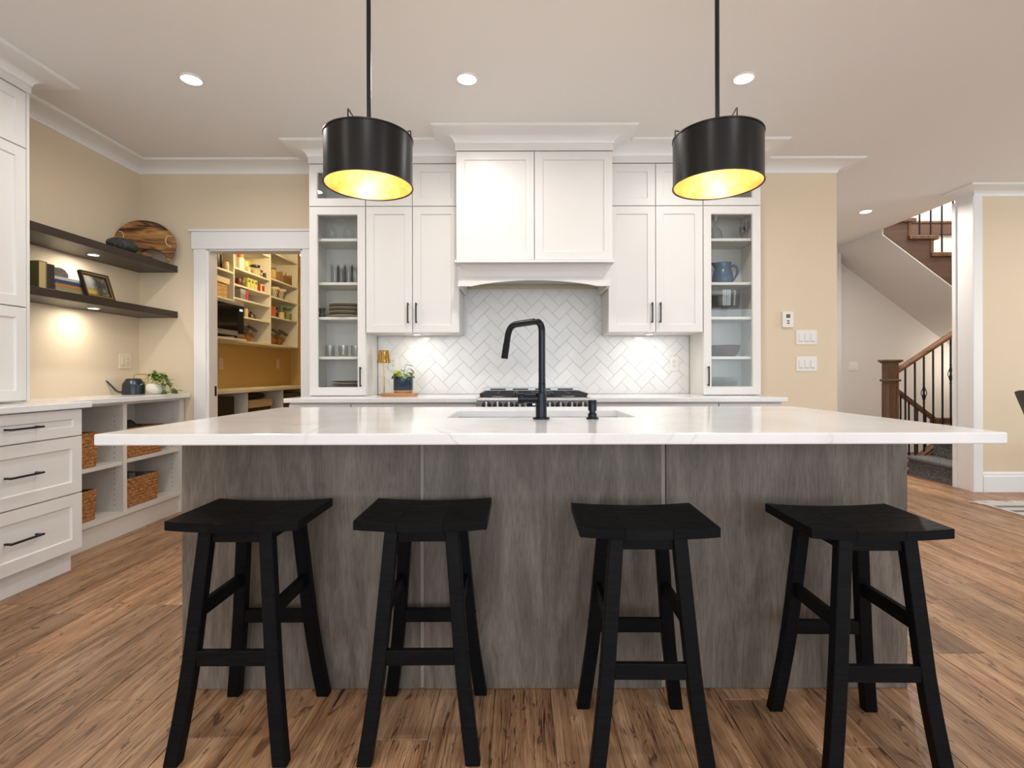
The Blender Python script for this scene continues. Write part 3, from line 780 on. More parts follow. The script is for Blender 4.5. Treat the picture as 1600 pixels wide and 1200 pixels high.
for k in range(15):
    a = rv.uniform(-0.75, 0.9) if k < 10 else rv.uniform(0, 6.28)
    reach = rv.uniform(0.08, 0.20) if k < 10 else rv.uniform(0.05, 0.09)
    pts = []
    for i in range(8):
        f = i / 7
        zz = 0.075 + 0.075 * math.sin(PI * min(1, f * 0.8 + 0.1)) * (1 if k % 3 else 1.25) - (0.155 if k < 10 else 0.02) * f ** 2.2
        pts.append((math.cos(a) * reach * f, math.sin(a) * reach * f * 0.75 - 0.01, max(zz, 0.012)))
    stems.tube(pts, 0.0013, 5)
    for i in range(2, 8):
        for q in range(2):
            p = Vector(pts[i]) + Vector((rv.uniform(-.012, .012), rv.uniform(-.012, .012), rv.uniform(0, .014)))
            L = rv.uniform(0.020, 0.032)
            R = Matrix.Rotation(rv.uniform(0, 6.28), 4, 'Z') @ Matrix.Rotation(rv.uniform(-0.9, 0.5), 4, 'X') @ Matrix.Rotation(rv.uniform(-.6, .6), 4, 'Y')
            put(fol[rv.choice((0, 0, 1, 2))], leaf_mesh(L, L * 0.95, 0.3, True, 5), Matrix.Translation(p) @ R)
stems.build('stem', M['leaf'], t, world=False)
for k in fol: fol[k].v = [(x, y, max(z_, 0.003)) for x, y, z_ in fol[k].v]
for k, mm in ((0, 'leaf'), (1, 'leaf_yellow'), (2, 'leaf_dark')):
    tag(fol[k].build('ivy_leaves', M[mm], t, world=False), None, None, kind='stuff')

# wall plates
def plate(name, label, cat, c, gangs, face, kinds, wall='y', m='plastic', group=None):
    """c = centre on the wall, face: function (u, v, d) in wall coordinates"""
    t = root(name, label, cat, c, group); wd = 0.046 * gangs + 0.026; hh = 0.0585
    fm = (lambda u, v, d: (u, -d, v)) if wall == 'y' else (lambda u, v, d: (d, u, v))
    def bx(u0, u1, v0, v1, d0, d1):
        mb = MB(); vs = [fm(u, v, d) for d in (d0, d1) for v in (v0, v1) for u in (u0, u1)]
        return mb.add(vs, [(0, 2, 3, 1), (4, 5, 7, 6), (0, 1, 5, 4), (2, 6, 7, 3), (0, 4, 6, 2), (1, 3, 7, 5)])
    bx(-wd / 2, wd / 2, -hh, hh, 0, 0.006).build('cover_plate', M[m], t, bev=0.002, world=False)
    for g in range(gangs):
        u = (g - (gangs - 1) / 2) * 0.046
        if kinds[g] == 's':
            r = bx(u - 0.0165, u + 0.0165, -0.033, 0.033, 0.006, 0.0075).build('rocker_frame', M[m], t, world=False)
            rk = bx(u - 0.0145, u + 0.0145, -0.031, 0.031, 0.0075, 0.011).build('rocker', M[m], t, bev=0.0015, world=False)
            bx(u - 0.0145, u + 0.0145, -0.034, -0.0315, 0.0075, 0.0085).build('gap', plain('grey_gap', (0.30, 0.28, 0.25), 0.6), rk, world=False)
        else:
            r = bx(u - 0.0165, u + 0.0165, -0.033, 0.033, 0.006, 0.009).build('socket', M[m], t, bev=0.001, world=False)
            for e in (-1, 1):
                s = MB()
                for du, dv, w_, h_ in ((-0.006, 0.004, 0.0012, 0.0045), (0.006, 0.004, 0.0012, 0.0045), (0, -0.006, 0.0025, 0.0025)):
                    b = bx(u + du - w_, u + du + w_, e * 0.017 + dv - h_, e * 0.017 + dv + h_, 0.0088, 0.0094); s.add(b.v, b.f)
                s.build('slot', M['darkslot'], r, world=False)
    return t
plate('switch_plate', 'two-gang switch and outlet plate on the left wall above the watering can', 'switch', (WX, 3.92, 1.178), 2, None, 'so', 'x', 'cream_plate')
plate('outlet', 'white wall outlet on the tiles behind the brass lamp', 'outlet', (PX(615, WY), WY - 0.0095, PZ(567, WY)), 1, None, 'o')
plate('outlet', 'white wall outlet on the tiles beside the right glass cabinet', 'outlet', (PX(1052.5, WY), WY - 0.0095, PZ(569, WY)), 1, None, 'o')
plate('switch_plate', 'upper three-gang switch plate on the beige wall end', 'switch', (PX(1260, WY), WY, PZ(528, WY)), 3, None, 'sss')
plate('switch_plate', 'lower three-gang switch plate on the beige wall end', 'switch', (PX(1260, WY), WY, PZ(569.5, WY)), 3, None, 'sss')
plate('switch_plate', 'two-gang switch plate on the white stair wall left of the newel', 'switch', (PX(1333, 6.9), 6.9, PZ(573.5, 6.9)), 2, None, 'ss')
plate('outlet', 'outlet on the ochre pantry wall beside the door jamb', 'outlet', (-3.12, DY(345, -3.12), PZ(567, DY(345, -3.12))), 1, None, 'o', 'x', 'cream_plate')
plate('switch_plate', 'switch plate deeper along the ochre pantry wall', 'switch', (-3.12, DY(434, -3.12), PZ(568, DY(434, -3.12))), 1, None, 's', 'x', 'cream_plate')
t = root('thermostat', 'small white wall thermostat above the switch plates', 'thermostat', (PX(1229.5, WY), WY, PZ(500.5, WY)))
B(-0.043, 0.043, -0.022, 0, -0.064, 0.064).build('body', M['plastic'], t, bev=0.006, world=False, seg=2)
B(-0.016, 0.016, -0.0235, -0.021, 0.012, 0.042).build('screen', plain('lcd', (0.12, 0.12, 0.08), 0.3), t, world=False)
for e in (-0.010, -0.028): B(-0.009, 0.009, -0.025, -0.021, e - 0.006, e + 0.004).build('button', plain('lcd', (0, 0, 0)), t, bev=0.001, world=False)
# ================================================================== BACK WALL CABINETRY
YF, YB = 3.75, 4.055                 # fronts and backs of the wall cabinets
BT = 0.914                           # worktop height
fm = FY(YF)
HX0, HX1 = -0.4425, 0.6416           # range hood
def glass_cabinet(x0, x1, handle_right, label, shelves):
    t = root('glass_cabinet', label, 'cabinet', ((x0 + x1) / 2, 3.9, BT + 0.0005))
    k = 0.018; y0 = YF + 0.021
    for a, b in ((x0, x0 + k), (x1 - k, x1)): B(a, b, y0, YB, BT + 0.001, 2.665).build('side_panel', M['inside'], t)
    B(x0 + k, x1 - k, YB - 0.008, YB, BT + 0.001, 2.665).build('back_panel', M['inside'], t)
    for z0, z1 in ((BT + 0.001, BT + 0.055), (2.295, 2.313), (2.600, 2.618)): B(x0 + k, x1 - k, y0, YB - 0.008, z0, z1).build('deck', M['inside'], t)
    for z in shelves: B(x0 + k, x1 - k, y0 + 0.02, YB - 0.008, z - 0.020, z).build('shelf', M['inside'], t, bev=0.001)
    for z0, z1, nm in ((BT + 0.004, 2.302, 'glass_door'), (2.306, 2.613, 'top_glass_door')):
        d = MB().shaker(fm, x0 + 0.002, x1 - 0.002, z0, z1, hole=True).build(nm, M['cab'], t)
        B(x0 + 0.058, x1 - 0.058, YF + 0.010, YF + 0.014, z0 + 0.056, z1 - 0.056).build('pane', M['pane'], d)
        if nm == 'glass_door': MB().pull(fm, x1 - 0.034 if handle_right else x0 + 0.032, 1.055, 0.145).build('handle', M['black'], d)
    B(x0 - 0.004, x1 + 0.004, YF - 0.004, YB, 2.618, 2.668).build('frieze', M['cab'], t, bev=0.001)
    return t
def wall_cabinet(x0, x1, label):
    t = root('wall_cabinet', label, 'cabinet', ((x0 + x1) / 2, 3.9, 1.377))
    B(x0, x1, YF + 0.021, YB, 1.377, 2.618).build('body', M['cab'], t, bev=0.001)
    mid = (x0 + x1) / 2
    for a, b, hx in ((x0, mid, mid - 0.030), (mid, x1, mid + 0.030)):
        d = MB().shaker(fm, a + 0.0015, b - 0.0015, 1.379, 2.302).build('door', M['cab'], t)
        MB().pull(fm, hx, 1.520, 0.148).build('handle', M['black'], d)
        MB().shaker(fm, a + 0.0015, b - 0.0015, 2.306, 2.613).build('top_door', M['cab'], t)
    B(x0, x1, YF - 0.004, YB, 2.618, 2.668).build('frieze', M['cab'], t, bev=0.001)
    return t
SHL = [PZ(372, 3.79), PZ(440.5, 3.79), PZ(494.5, 3.79), PZ(556.5, 3.79)]
SHR = [PZ(373, 3.79), PZ(441.5, 3.79), PZ(495.5, 3.79), PZ(557.5, 3.79)]
gl = glass_cabinet(-1.547, -1.132, True, 'white glass-door cabinet of plates and tumblers beside the pantry opening', SHL)
wlc = wall_cabinet(-1.131, -0.446, 'white two-door wall cabinet above the brass lamp and potted plant')
wrc = wall_cabinet(0.646, 1.340, 'white two-door wall cabinet between the hood and blue pitcher cabinet')
gr = glass_cabinet(1.341, 1.765, False, 'white glass-door cabinet holding a blue pitcher and wooden bowl', SHR)
crown('trim_7', [(-1.551, YB), (-1.551, YF - 0.004), (-0.446, YF - 0.004)])
crown('trim_8', [(0.646, YF - 0.004), (1.769, YF - 0.004), (1.769, YB)])
puck(wlc, PX(652, 3.88), 3.88, 1.3765, 0.85)
puck(wrc, PX(1015, 3.88), 3.88, 1.3765, 0.85)

# range hood
t = root('range_hood', 'white panelled range hood with arched apron over the range', 'range hood', (0.1, 3.8, 1.69))
HF = 3.54
B(HX0, HX1, HF + 0.021, YB, 1.862, 2.668).build('body', M['cab'], t)
hm = FY(HF); mid = (HX0 + HX1) / 2
for a, b in ((HX0, mid), (mid, HX1)): MB().shaker(hm, a + 0.0015, b - 0.0015, 1.864, 2.613).build('door', M['cab'], t)
B(HX0 - 0.005, HX1 + 0.005, HF - 0.005, YB, 2.618, 2.668).build('frieze', M['cab'], t, bev=0.001)
MB().sweep([(HX0 - 0.005, YB), (HX0 - 0.005, HF - 0.005), (HX1 + 0.005, HF - 0.005), (HX1 + 0.005, YB)], [(r, CEIL - 0.0005 + z) for r, z in CROWN]).build('crown_moulding', M['trim'], t, smooth=0.5)
B(HX0 - 0.010, HX1 + 0.010, HF - 0.016, YB, 1.842, 1.861).build('ledge', M['cab'], t, bev=0.002)
# cove under the ledge, mitred back at both ends
AY = 3.605
prof = [(0.0, 1.7555), (0.006, 1.7555)] + [(0.006 + 0.052 * (1 - math.cos(q)), 1.760 + 0.081 * math.sin(q)) for q in [PI / 2 * k / 8 for k in range(1, 9)]] + [(0.0, 1.841)]
MB().sweep([(HX0 + 0.064, AY + 0.001), (HX0 + 0.064, AY), (HX1 - 0.064, AY), (HX1 - 0.064, AY + 0.001)], prof).build('cove', M['cab'], t, smooth=0.5)
arch = [(HX0 + 0.004, 1.841), (HX0 + 0.004, 1.693)]
for k in range(17):
    f = k / 16; x = HX0 + 0.10 + (HX1 - HX0 - 0.20) * f
    arch.append((x, 1.693 + 0.042 * math.sin(PI * f) ** 0.8))
arch += [(HX1 - 0.004, 1.693), (HX1 - 0.004, 1.841)]
MB().prism(arch, lambda u, v, w: (u, w, v), AY, AY + 0.02).build('apron', M['cab'], t)
for a, b in ((HX0 + 0.004, HX0 + 0.026), (HX1 - 0.026, HX1 - 0.004)): B(a, b, AY + 0.02, YB, 1.693, 1.841).build('side_panel', M['cab'], t)
B(HX0 + 0.026, HX1 - 0.026, AY + 0.02, YB, 1.775, 1.79).build('liner', M['steel'], t)

# base cabinets and worktops
bfm = FY(3.45)
def base_cabinet(x0, x1, label):
    t = root('base_cabinet', label, 'cabinet', ((x0 + x1) / 2, 3.75, 0))
    B(x0, x1, 3.471, YB, 0.11, 0.881).build('body', M['cab'], t)
    B(x0, x1, 3.53, YB, 0, 0.11).build('toe_kick', M['cab'], t)
    d = MB().shaker(bfm, x0 + 0.0015, x1 - 0.0015, 0.725, 0.872, st=0.045).build('drawer', M['cab'], t)
    MB().pull(bfm, (x0 + x1) / 2, 0.80, 0.15, False).build('handle', M['black'], d)
    n = 2 if x1 - x0 > 0.6 else 1
    for k in range(n):
        a = x0 + (x1 - x0) * k / n; b = x0 + (x1 - x0) * (k + 1) / n
        d = MB().shaker(bfm, a + 0.0015, b - 0.0015, 0.113, 0.721).build('door', M['cab'], t)
        MB().pull(bfm, a + 0.03 if k else b - 0.03, 0.64, 0.15).build('handle', M['black'], d)
base_cabinet(-1.562, -1.144, 'white base cabinet under the plate cabinet by the pantry')
base_cabinet(-1.142, -0.292, 'white base cabinet under the brass lamp, left of the range')
base_cabinet(0.470, 1.336, 'white base cabinet right of the range')
base_cabinet(1.338, 1.768, 'white base cabinet under the blue pitcher cabinet')
tag(B(-1.583, -0.290, 3.417, 4.059, 0.884, BT).build('worktop', M['quartz'], bev=0.003), 'white quartz worktop left of the range carrying the brass lamp', 'countertop')
tag(B(0.468, 1.787, 3.417, 4.059, 0.884, BT).build('worktop', M['quartz'], bev=0.003), 'white quartz worktop right of the range', 'countertop')

# range
t = root('gas_range', 'stainless gas range with black grates and front knobs', 'range', (0.089, 3.7, 0))
RX0, RX1 = -0.284, 0.462
B(RX0, RX1, 3.42, 4.05, 0.06, 0.905).build('body', M['steel'], t, bev=0.002)
B(RX0 + 0.01, RX1 - 0.01, 3.385, 3.42, 0.17, 0.80).build('oven_door', M['steel'], t, bev=0.004)
MB().tube([(RX0 + 0.06, 3.335, 0.765), (RX1 - 0.06, 3.335, 0.765)], 0.012, 10).build('oven_handle', M['steel'], t, smooth=1)
MB().prism([(3.385, 0.812), (3.42, 0.812), (3.42, 0.918), (3.375, 0.918), (3.368, 0.905)], lambda u, v, w: (w, u, v), RX0 - 0.002, RX1 + 0.002).build('control_panel', M['steel'], t, bev=0.002)
kx = [PX(p, 3.37) for p in (760, 777.5, 795, 812, 858.5, 875.5, 893, 910)]
ax = Matrix.Rotation(PI / 2, 4, 'X').to_3x3()
for x in kx:
    kb = MB().lathe([(0.030, 0), (0.030, 0.006), (0.026, 0.010), (0.022, 0.030), (0.019, 0.033), (0, 0.033)], (x, 3.377, 0.867), 20, ax).build('knob', M['iron'], t, smooth=0.6)
    B(x - 0.006, x + 0.006, 3.335, 3.346, 0.850, 0.892).build('knob_grip', M['steel'], kb, bev=0.002)
    B(x - 0.008, x + 0.008, 3.3705, 3.376, 0.9065, 0.9085).build('mark', M['darkslot'], kb)
d = B(PX(823, 3.37), PX(849, 3.37), 3.372, 3.38, 0.845, 0.893).build('display', plain('display_black', (0.012, 0.012, 0.02), 0.15), t)
for i, (u0, u1) in enumerate(((0.040, 0.0425), (0.049, 0.0515), (0.058, 0.0605), (0.067, 0.0695))):
    B(PX(823, 3.37) + u0, PX(823, 3.37) + u1, 3.371, 3.372, 0.868, 0.880).build('digit', M['display'], d)
B(RX0 + 0.004, RX1 - 0.004, 3.40, 4.0, 0.905, 0.916).build('cooktop', M['iron'], t, bev=0.002)
bt = B(RX0 + 0.004, RX1 - 0.004, 4.0, 4.052, 0.905, 0.968).build('vent_trim', M['steel'], t, bev=0.002)
for k in range(4):
    a = RX0 + 0.05 + k * 0.175; B(a, a + 0.12, 3.9990, 4.001, 0.948, 0.960).build('vent_slot', M['darkslot'], bt)
for k in range(3):
    a = RX0 + 0.012 + k * 0.2425; b = a + 0.237; g = MB(); z0, z1 = 0.928, 0.945
    for y in (3.43, 3.98): g.box(a, b, y - 0.008, y + 0.008, z0, z1)
    for x in (a + 0.008, b - 0.008): g.box(x - 0.008, x + 0.008, 3.43, 3.98, z0, z1)
    g.box(a, b, 3.698, 3.712, z0, z1); g.box((a + b) / 2 - 0.006, (a + b) / 2 + 0.006, 3.43, 3.98, z0, z1)
    for y in (3.53, 3.61, 3.80, 3.88): g.box(a + 0.02, b - 0.02, y - 0.005, y + 0.005, z0, z1)
    for x in (a + 0.012, b - 0.012):
        for y in (3.445, 3.965): g.box(x - 0.008, x + 0.008, y - 0.008, y + 0.008, 0.916, z0)
    g.build('grate', M['iron'], t)
    for y in (3.565, 3.845):
        MB().lathe([(0.045, 0.916), (0.045, 0.921), (0.03, 0.926), (0, 0.927)], ((a + b) / 2, y, 0), 18).build('burner', M['steel'], t, smooth=0.5)

# lamp, tray and plant on the left worktop
LX, LY = PX(600, 3.86), 3.86
t = root('table_lamp', 'small brass table lamp with a conical shade on the back worktop', 'lamp', (LX, LY, BT + 0.0005))
MB().lathe([(0, 0), (0.052, 0), (0.052, 0.005), (0.048, 0.007), (0.006, 0.008), (0, 0.008)], n=28).build('base', M['brass'], t, smooth=0.5, world=False)
MB().lathe([(0.0062, 0.006), (0.0062, 0.262), (0, 0.262)], n=12).build('stem', M['brass'], t, smooth=0.6, world=False)
MB().lathe([(0.053, 0.246), (0.0385, 0.337), (0.0365, 0.339), (0, 0.339), (0, 0.336), (0.037, 0.335), (0.051, 0.246)], n=32).build('shade', M['brass'], t, smooth=0.6, world=False)
TX0, TX1 = PX(594, 3.74), PX(651, 3.74)
tag(MB().prism([(TX0 + 0.03 - 0.03 * math.sin(q), 3.775 + 0.065 * math.cos(q)) for q in [PI * k / 8 for k in range(9)]] + [(TX1 - 0.03 + 0.03 * math.sin(q), 3.775 - 0.065 * math.cos(q)) for q in [PI * k / 8 for k in range(9)]],
    lambda u, v, w: (u, v, w), BT + 0.0005, BT + 0.0215).build('wooden_tray', M['tray_wood'], bev=0.003), 'small honey wood tray under the navy plant pot', 'tray')
PXC = PX(630, 3.785)
t = root('potted_plant', 'leafy green plant in a dotted navy pot on the wooden tray', 'plant', (PXC, 3.785, BT + 0.022))
MB().lathe([(0, 0), (0.060, 0), (0.066, 0.006), (0.069, 0.020), (0.066, 0.020), (0, 0.019)], n=30).build('clay_base', M['terracotta'], t, smooth=0.6, world=False)
pot = MB().lathe([(0.0695, 0.020), (0.0705, 0.024), (0.0705, 0.117), (0.068, 0.120), (0.064, 0.118), (0.064, 0.105), (0.05, 0.104), (0, 0.104)], n=36).build('pot', M['pot_blue'], t, smooth=0.6, world=False)
dots = MB()
for r in range(8):
    for k in range(36):
        a = 2 * PI * (k + (r % 2) * 0.5) / 36; zz = 0.031 + r * 0.0115
        p = Vector((0.0705 * math.cos(a), 0.0705 * math.sin(a), zz)); nrm = Vector((math.cos(a), math.sin(a), 0)); tg = Vector((-math.sin(a), math.cos(a), 0))
        dots.add([p + nrm * 0.0016, p + tg * 0.0025, p + Vector((0, 0, 0.0025)), p - tg * 0.0025, p - Vector((0, 0, 0.0025))], [(0, 1, 2), (0, 2, 3), (0, 3, 4), (0, 4, 1)])
tag(dots.build('raised_dots', M['pot_blue'], pot, smooth=1, world=False), None, None, kind='stuff')
MB().lathe([(0.063, 0.105), (0.03, 0.108), (0, 0.109)], n=20).build('soil', M['soil'], t, world=False)
LV = [(-0.050, -0.02, 0.145, 200, -0.5, 'leaf_dark'), (-0.035, -0.03, 0.165, 175, -0.2, 'leaf_yellow'), (-0.012, -0.04, 0.160, 160, -0.9, 'leaf_yellow'), (0.018, 0.0, 0.205, 265, 0.0, 'leaf_dark'),
      (0.045, -0.01, 0.180, 300, -0.6, 'leaf_yellow'), (0.010, -0.045, 0.140, 215, -0.5, 'leaf'), (0.028, -0.045, 0.135, 190, -0.4, 'leaf'), (0.05, -0.035, 0.130, 240, -0.2, 'leaf_dark'),
      (-0.035, -0.045, 0.130, 150, -0.3, 'leaf_dark'), (0.0, 0.02, 0.165, 20, 0.1, 'leaf'), (-0.03, 0.02, 0.16, 60, -0.1, 'leaf'), (0.03, 0.03, 0.15, 340, -0.2, 'leaf')]
st = MB()
for x, y, zz, rz, rx, mm in LV:
    st.tube([(x * 0.2, y * 0.2, 0.105), (x * 0.6, y * 0.6, zz * 0.75 + 0.02), (x, y, zz)], 0.0018, 5)
    lm = leaf_mesh(0.058, 0.042, 0.22)
    mb = MB(); put(mb, lm, Matrix.Translation((x, y, zz)) @ Matrix.Rotation(math.radians(rz), 4, 'Z') @ Matrix.Rotation(rx, 4, 'X'))
    mb.build('leaf', M[mm], t, smooth=1.2, world=False)
st.build('stem', M['leaf'], t, world=False)

# ------------------------------------------------------------------ glass and crockery in the cabinets
def spin(name, prof, c, m, label, cat, group=None, n=24, s=1.0):
    o = MB().lathe([(r * s, z * s) for r, z in prof], (0, 0, 0), n).build(name, m, smooth=0.6)
    o.location = c; return tag(o, label, cat, group)
def dup(o, c, label=None, sc=None):
    q = o.copy(); C.objects.link(q); q.location = c
    if label: q['label'] = label
    return q
def gx(px, y=3.86): return PX(px, y)
s1, s2, s3, s4 = SHL; e = 0.0006
goblet = [(0.034, 0.0), (0.036, 0.05), (0.034, 0.075), (0.026, 0.092), (0.007, 0.10), (0.0045, 0.13), (0.005, 0.148), (0.022, 0.154), (0.034, 0.156), (0.034, 0.158), (0.0, 0.160)]
g = spin('goblet', goblet, (gx(519.5), 3.86, s1 + e), M['glass'], 'upturned goblet at the left of the top shelf, plate cabinet', 'glass', 'goblets in the plate cabinet')
dup(g, (gx(545), 3.86, s1 + e), 'upturned goblet at the right of the top shelf, plate cabinet')
tall = [(0, 0), (0.029, 0), (0.030, 0.004), (0.033, 0.148), (0.0315, 0.148), (0.0285, 0.008), (0, 0.007)]
g = spin('highball_glass', tall, (gx(523), 3.87, s2 + e), M['glass'], 'tall highball glass, first from the left on the second shelf', 'glass', 'highball glasses on the second shelf')
for k, (p, y) in enumerate(((545, 3.86), (556, 3.93), (534, 3.95))):
    dup(g, (gx(p, y), y, s2 + e), ['tall highball glass in front near the right of the second shelf', 'tall highball glass at the far right of the second shelf', 'tall highball glass standing behind, middle of the second shelf'][k])
plt_ = [(0, 0), (0.075, 0), (0.10, 0.004), (0.135, 0.012), (0.136, 0.0145), (0.098, 0.0075), (0, 0.0045)]
NAMES7 = ['bottom', 'second', 'third', 'fourth', 'fifth', 'sixth', 'top']
for k in range(7):
    z = s3 + e + k * 0.0147
    spin('dinner_plate', plt_, (gx(543, 3.90), 3.905, z), M['plate'] if k % 2 == 0 else M['plate_dark'],
         ('tan' if k % 2 == 0 else 'dark brown') + ' dinner plate, ' + NAMES7[k] + ' of the tall stack of seven', 'plate', 'stack of dinner plates', 32)
NAMES4 = ['bottom', 'second', 'third', 'top']
for k in range(4):
    spin('side_plate', plt_, (gx(545, 3.90), 3.905, BT + 0.0556 + k * 0.0135), M['plate'] if k % 2 == 0 else M['plate_dark'],
         ('tan' if k % 2 == 0 else 'dark brown') + ' plate, ' + NAMES4[k] + ' of the short stack at the cabinet bottom', 'plate', 'short stack of plates', 32, 0.92)
spin('dark_vase', [(0, 0), (0.022, 0), (0.026, 0.01), (0.017, 0.035), (0.03, 0.068), (0.028, 0.068), (0.014, 0.036), (0, 0.01)], (gx(503, 3.84), 3.84, s3 + e), plain('dark_ceramic', (0.03, 0.03, 0.03), 0.4), 'small dark flared vase left of the plate stack', 'vase')
tum = [(0, 0), (0.032, 0), (0.034, 0.004), (0.036, 0.085), (0.0345, 0.085), (0.0315, 0.012), (0, 0.011)]
g = spin('tumbler', tum, (gx(516.5), 3.85, s4 + e), M['glass'], 'short glass tumbler, first from the left on the fourth shelf', 'glass', 'tumblers on the fourth shelf')
for k, (p, y) in enumerate(((536.5, 3.85), (556, 3.86))):
    dup(g, (gx(p, y), y, s4 + e), ['short glass tumbler, middle of the fourth shelf', 'short glass tumbler at the right end of the fourth shelf'][k])
# right cabinet
r1, r2, r3, r4 = SHR
spin('decanter', [(0, 0), (0.052, 0), (0.055, 0.008), (0.045, 0.06), (0.016, 0.098), (0.013, 0.13), (0.024, 0.175), (0.027, 0.18), (0.022, 0.176), (0.011, 0.13), (0.014, 0.10), (0.042, 0.06), (0.050, 0.012), (0, 0.008)],
     (gx(1118, 3.84), 3.84, r1 + e), M['glass'], 'glass decanter with pinched neck on the top shelf', 'decanter')
cord = [(0, 0), (0.024, 0), (0.024, 0.002), (0.005, 0.006), (0.004, 0.03), (0.016, 0.045), (0.022, 0.07), (0.019, 0.105), (0.018, 0.105), (0.020, 0.07), (0, 0.04)]
g = spin('cordial_glass', cord, (gx(1160, 3.86), 3.86, r1 + e), M['glass'], 'small stemmed cordial glass nearest the decanter', 'glass', 'cordial glasses on the top right shelf')
dup(g, (gx(1167, 3.83), 3.83, r1 + e), 'small stemmed cordial glass at the far right of the top shelf').scale = (1, 1, 1.25)
# pitcher
t = root('pitcher', 'blue glazed ceramic pitcher behind the right glass door', 'pitcher', (gx(1129.5, 3.87), 3.87, r2 + e))
pp = [(0, 0), (0.070, 0), (0.074, 0.006), (0.076, 0.03), (0.074, 0.062), (0.064, 0.095), (0.058, 0.122), (0.061, 0.148), (0.064, 0.156), (0.060, 0.155), (0.054, 0.122), (0.060, 0.095), (0.069, 0.062), (0.070, 0.02), (0, 0.01)]
m = MB().lathe(pp, n=36)
m.v = [(x - (0.022 * max(0, (z - 0.125) / 0.031) if (x < -0.045 and abs(y) < 0.025) else 0), y, z) for x, y, z in m.v]
m.build('body', M['blue'], t, smooth=0.8, world=False)
MB().tube([(0.056, 0, 0.132), (0.085, 0, 0.139), (0.104, 0, 0.128), (0.113, 0, 0.104), (0.108, 0, 0.076), (0.094, 0, 0.048), (0.080, 0, 0.026), (0.070, 0, 0.02)], [0.010, 0.010, 0.009, 0.009, 0.009, 0.008, 0.007, 0.006], 10).build('handle', M['blue'], t, smooth=1, world=False)
t = root('trifle_bowl', 'footed clear glass trifle bowl below the blue pitcher', 'bowl', (gx(1131, 3.90), 3.90, r3 + e))
MB().lathe([(0.105, 0.075), (0.112, 0.082), (0.118, 0.20), (0.114, 0.20), (0.108, 0.086), (0, 0.078), (0, 0.074), (0.105, 0.072)], n=36).build('bowl', M['glass'], t, smooth=0.6, world=False)
MB().lathe([(0, 0), (0.052, 0), (0.05, 0.004), (0.018, 0.012), (0.020, 0.02), (0.027, 0.035), (0.026, 0.05), (0.016, 0.058), (0.02, 0.066), (0.04, 0.074), (0, 0.074)], n=24).build('foot', M['glass'], t, smooth=0.8, world=False)
spin('wooden_bowl', [(0, 0), (0.065, 0), (0.085, 0.012), (0.107, 0.045), (0.115, 0.085), (0.109, 0.085), (0.10, 0.046), (0.06, 0.016), (0, 0.012)], (gx(1132, 3.90), 3.90, r4 + e), M['bowl_wood'], 'brown burl wooden bowl on the fourth shelf', 'bowl', None, 36)
cz = BT + 0.0556
m = MB()
def rr(hw, hd, z, y0=3.90, x0=gx(1125, 3.88)): return [(x0 - hw, y0 - hd, z), (x0 + hw, y0 - hd, z), (x0 + hw, y0 + hd, z), (x0 - hw, y0 + hd, z)]
vs = rr(0.105, 0.07, cz) + rr(0.128, 0.092, cz + 0.078) + rr(0.122, 0.086, cz + 0.078) + rr(0.10, 0.065, cz + 0.008)
fs = [(3, 2, 1, 0), (12, 13, 14, 15)]
for a in (0, 4, 8):
    for k in range(4): q = (k + 1) % 4; fs.append((a + k, a + q, a + 4 + q, a + 4 + k))
tag(m.add(vs, fs).build('casserole_dish', M['glass'], bev=0.003), 'clear rectangular glass baking dish at the right cabinet bottom', 'dish')
# ================================================================== ISLAND
IX0, IX1, IY0, IY1 = -1.176, 1.343, 1.410, 2.525
t = root('kitchen_island', 'grey-stained wooden kitchen island base with three front panels', 'island', (0.084, 2.0, 0))
PY = 1.750
B(-1.150, 1.314, PY + 0.012, 2.47, 0.0, 0.66).build('body', M['island'], t)
body_top = MB().box(-1.150, -0.33, PY + 0.012, 2.47, 0.66, 0.881).box(0.49, 1.314, PY + 0.012, 2.47, 0.66, 0.881).box(-0.33, 0.49, PY + 0.012, 1.87, 0.66, 0.881).box(-0.33, 0.49, 2.35, 2.47, 0.66, 0.881)
body_top.build('upper_frame', M['island'], t)
for a, b in ((-1.158, PX(655.5, PY)), (PX(662, PY), PX(1033, PY)), (PX(1040.5, PY), 1.322)):
    B(a, b, PY, PY + 0.0118, 0.0015, 0.881).build('panel', M['island'], t, bev=0.001)
for x in (PX(658.7, PY), PX(1036.7, PY)):
    B(x - 0.0068, x + 0.0068, PY + 0.006, PY + 0.0119, 0.0015, 0.881).build('batten', plain('pale_batten', (0.30, 0.255, 0.22), 0.5), t)  # paler strip puts the lit recess between panels into the colour
B(-1.158, -1.1502, PY + 0.0125, 2.47, 0.0, 0.881).build('end_panel', M['island'], t)
B(1.3142, 1.322, PY + 0.0125, 2.47, 0.0, 0.881).build('end_panel', M['island'], t)
SXA, SXB, SYA, SYB = -0.276, 0.432, 1.918, 2.298
xs = (IX0, SXA, SXB, IX1); ys = (IY0, SYA, SYB, IY1); vs = []; fs = []
for z in (0.882, BT):
    for y in ys:
        for x in xs: vs.append((x, y, z))
def idx(i, j, k): return 16 * k + 4 * j + i
for k in (0, 1):
    for j in range(3):
        for i in range(3):
            if (i, j) != (1, 1): fs.append((idx(i, j, k), idx(i + 1, j, k), idx(i + 1, j + 1, k), idx(i, j + 1, k)))
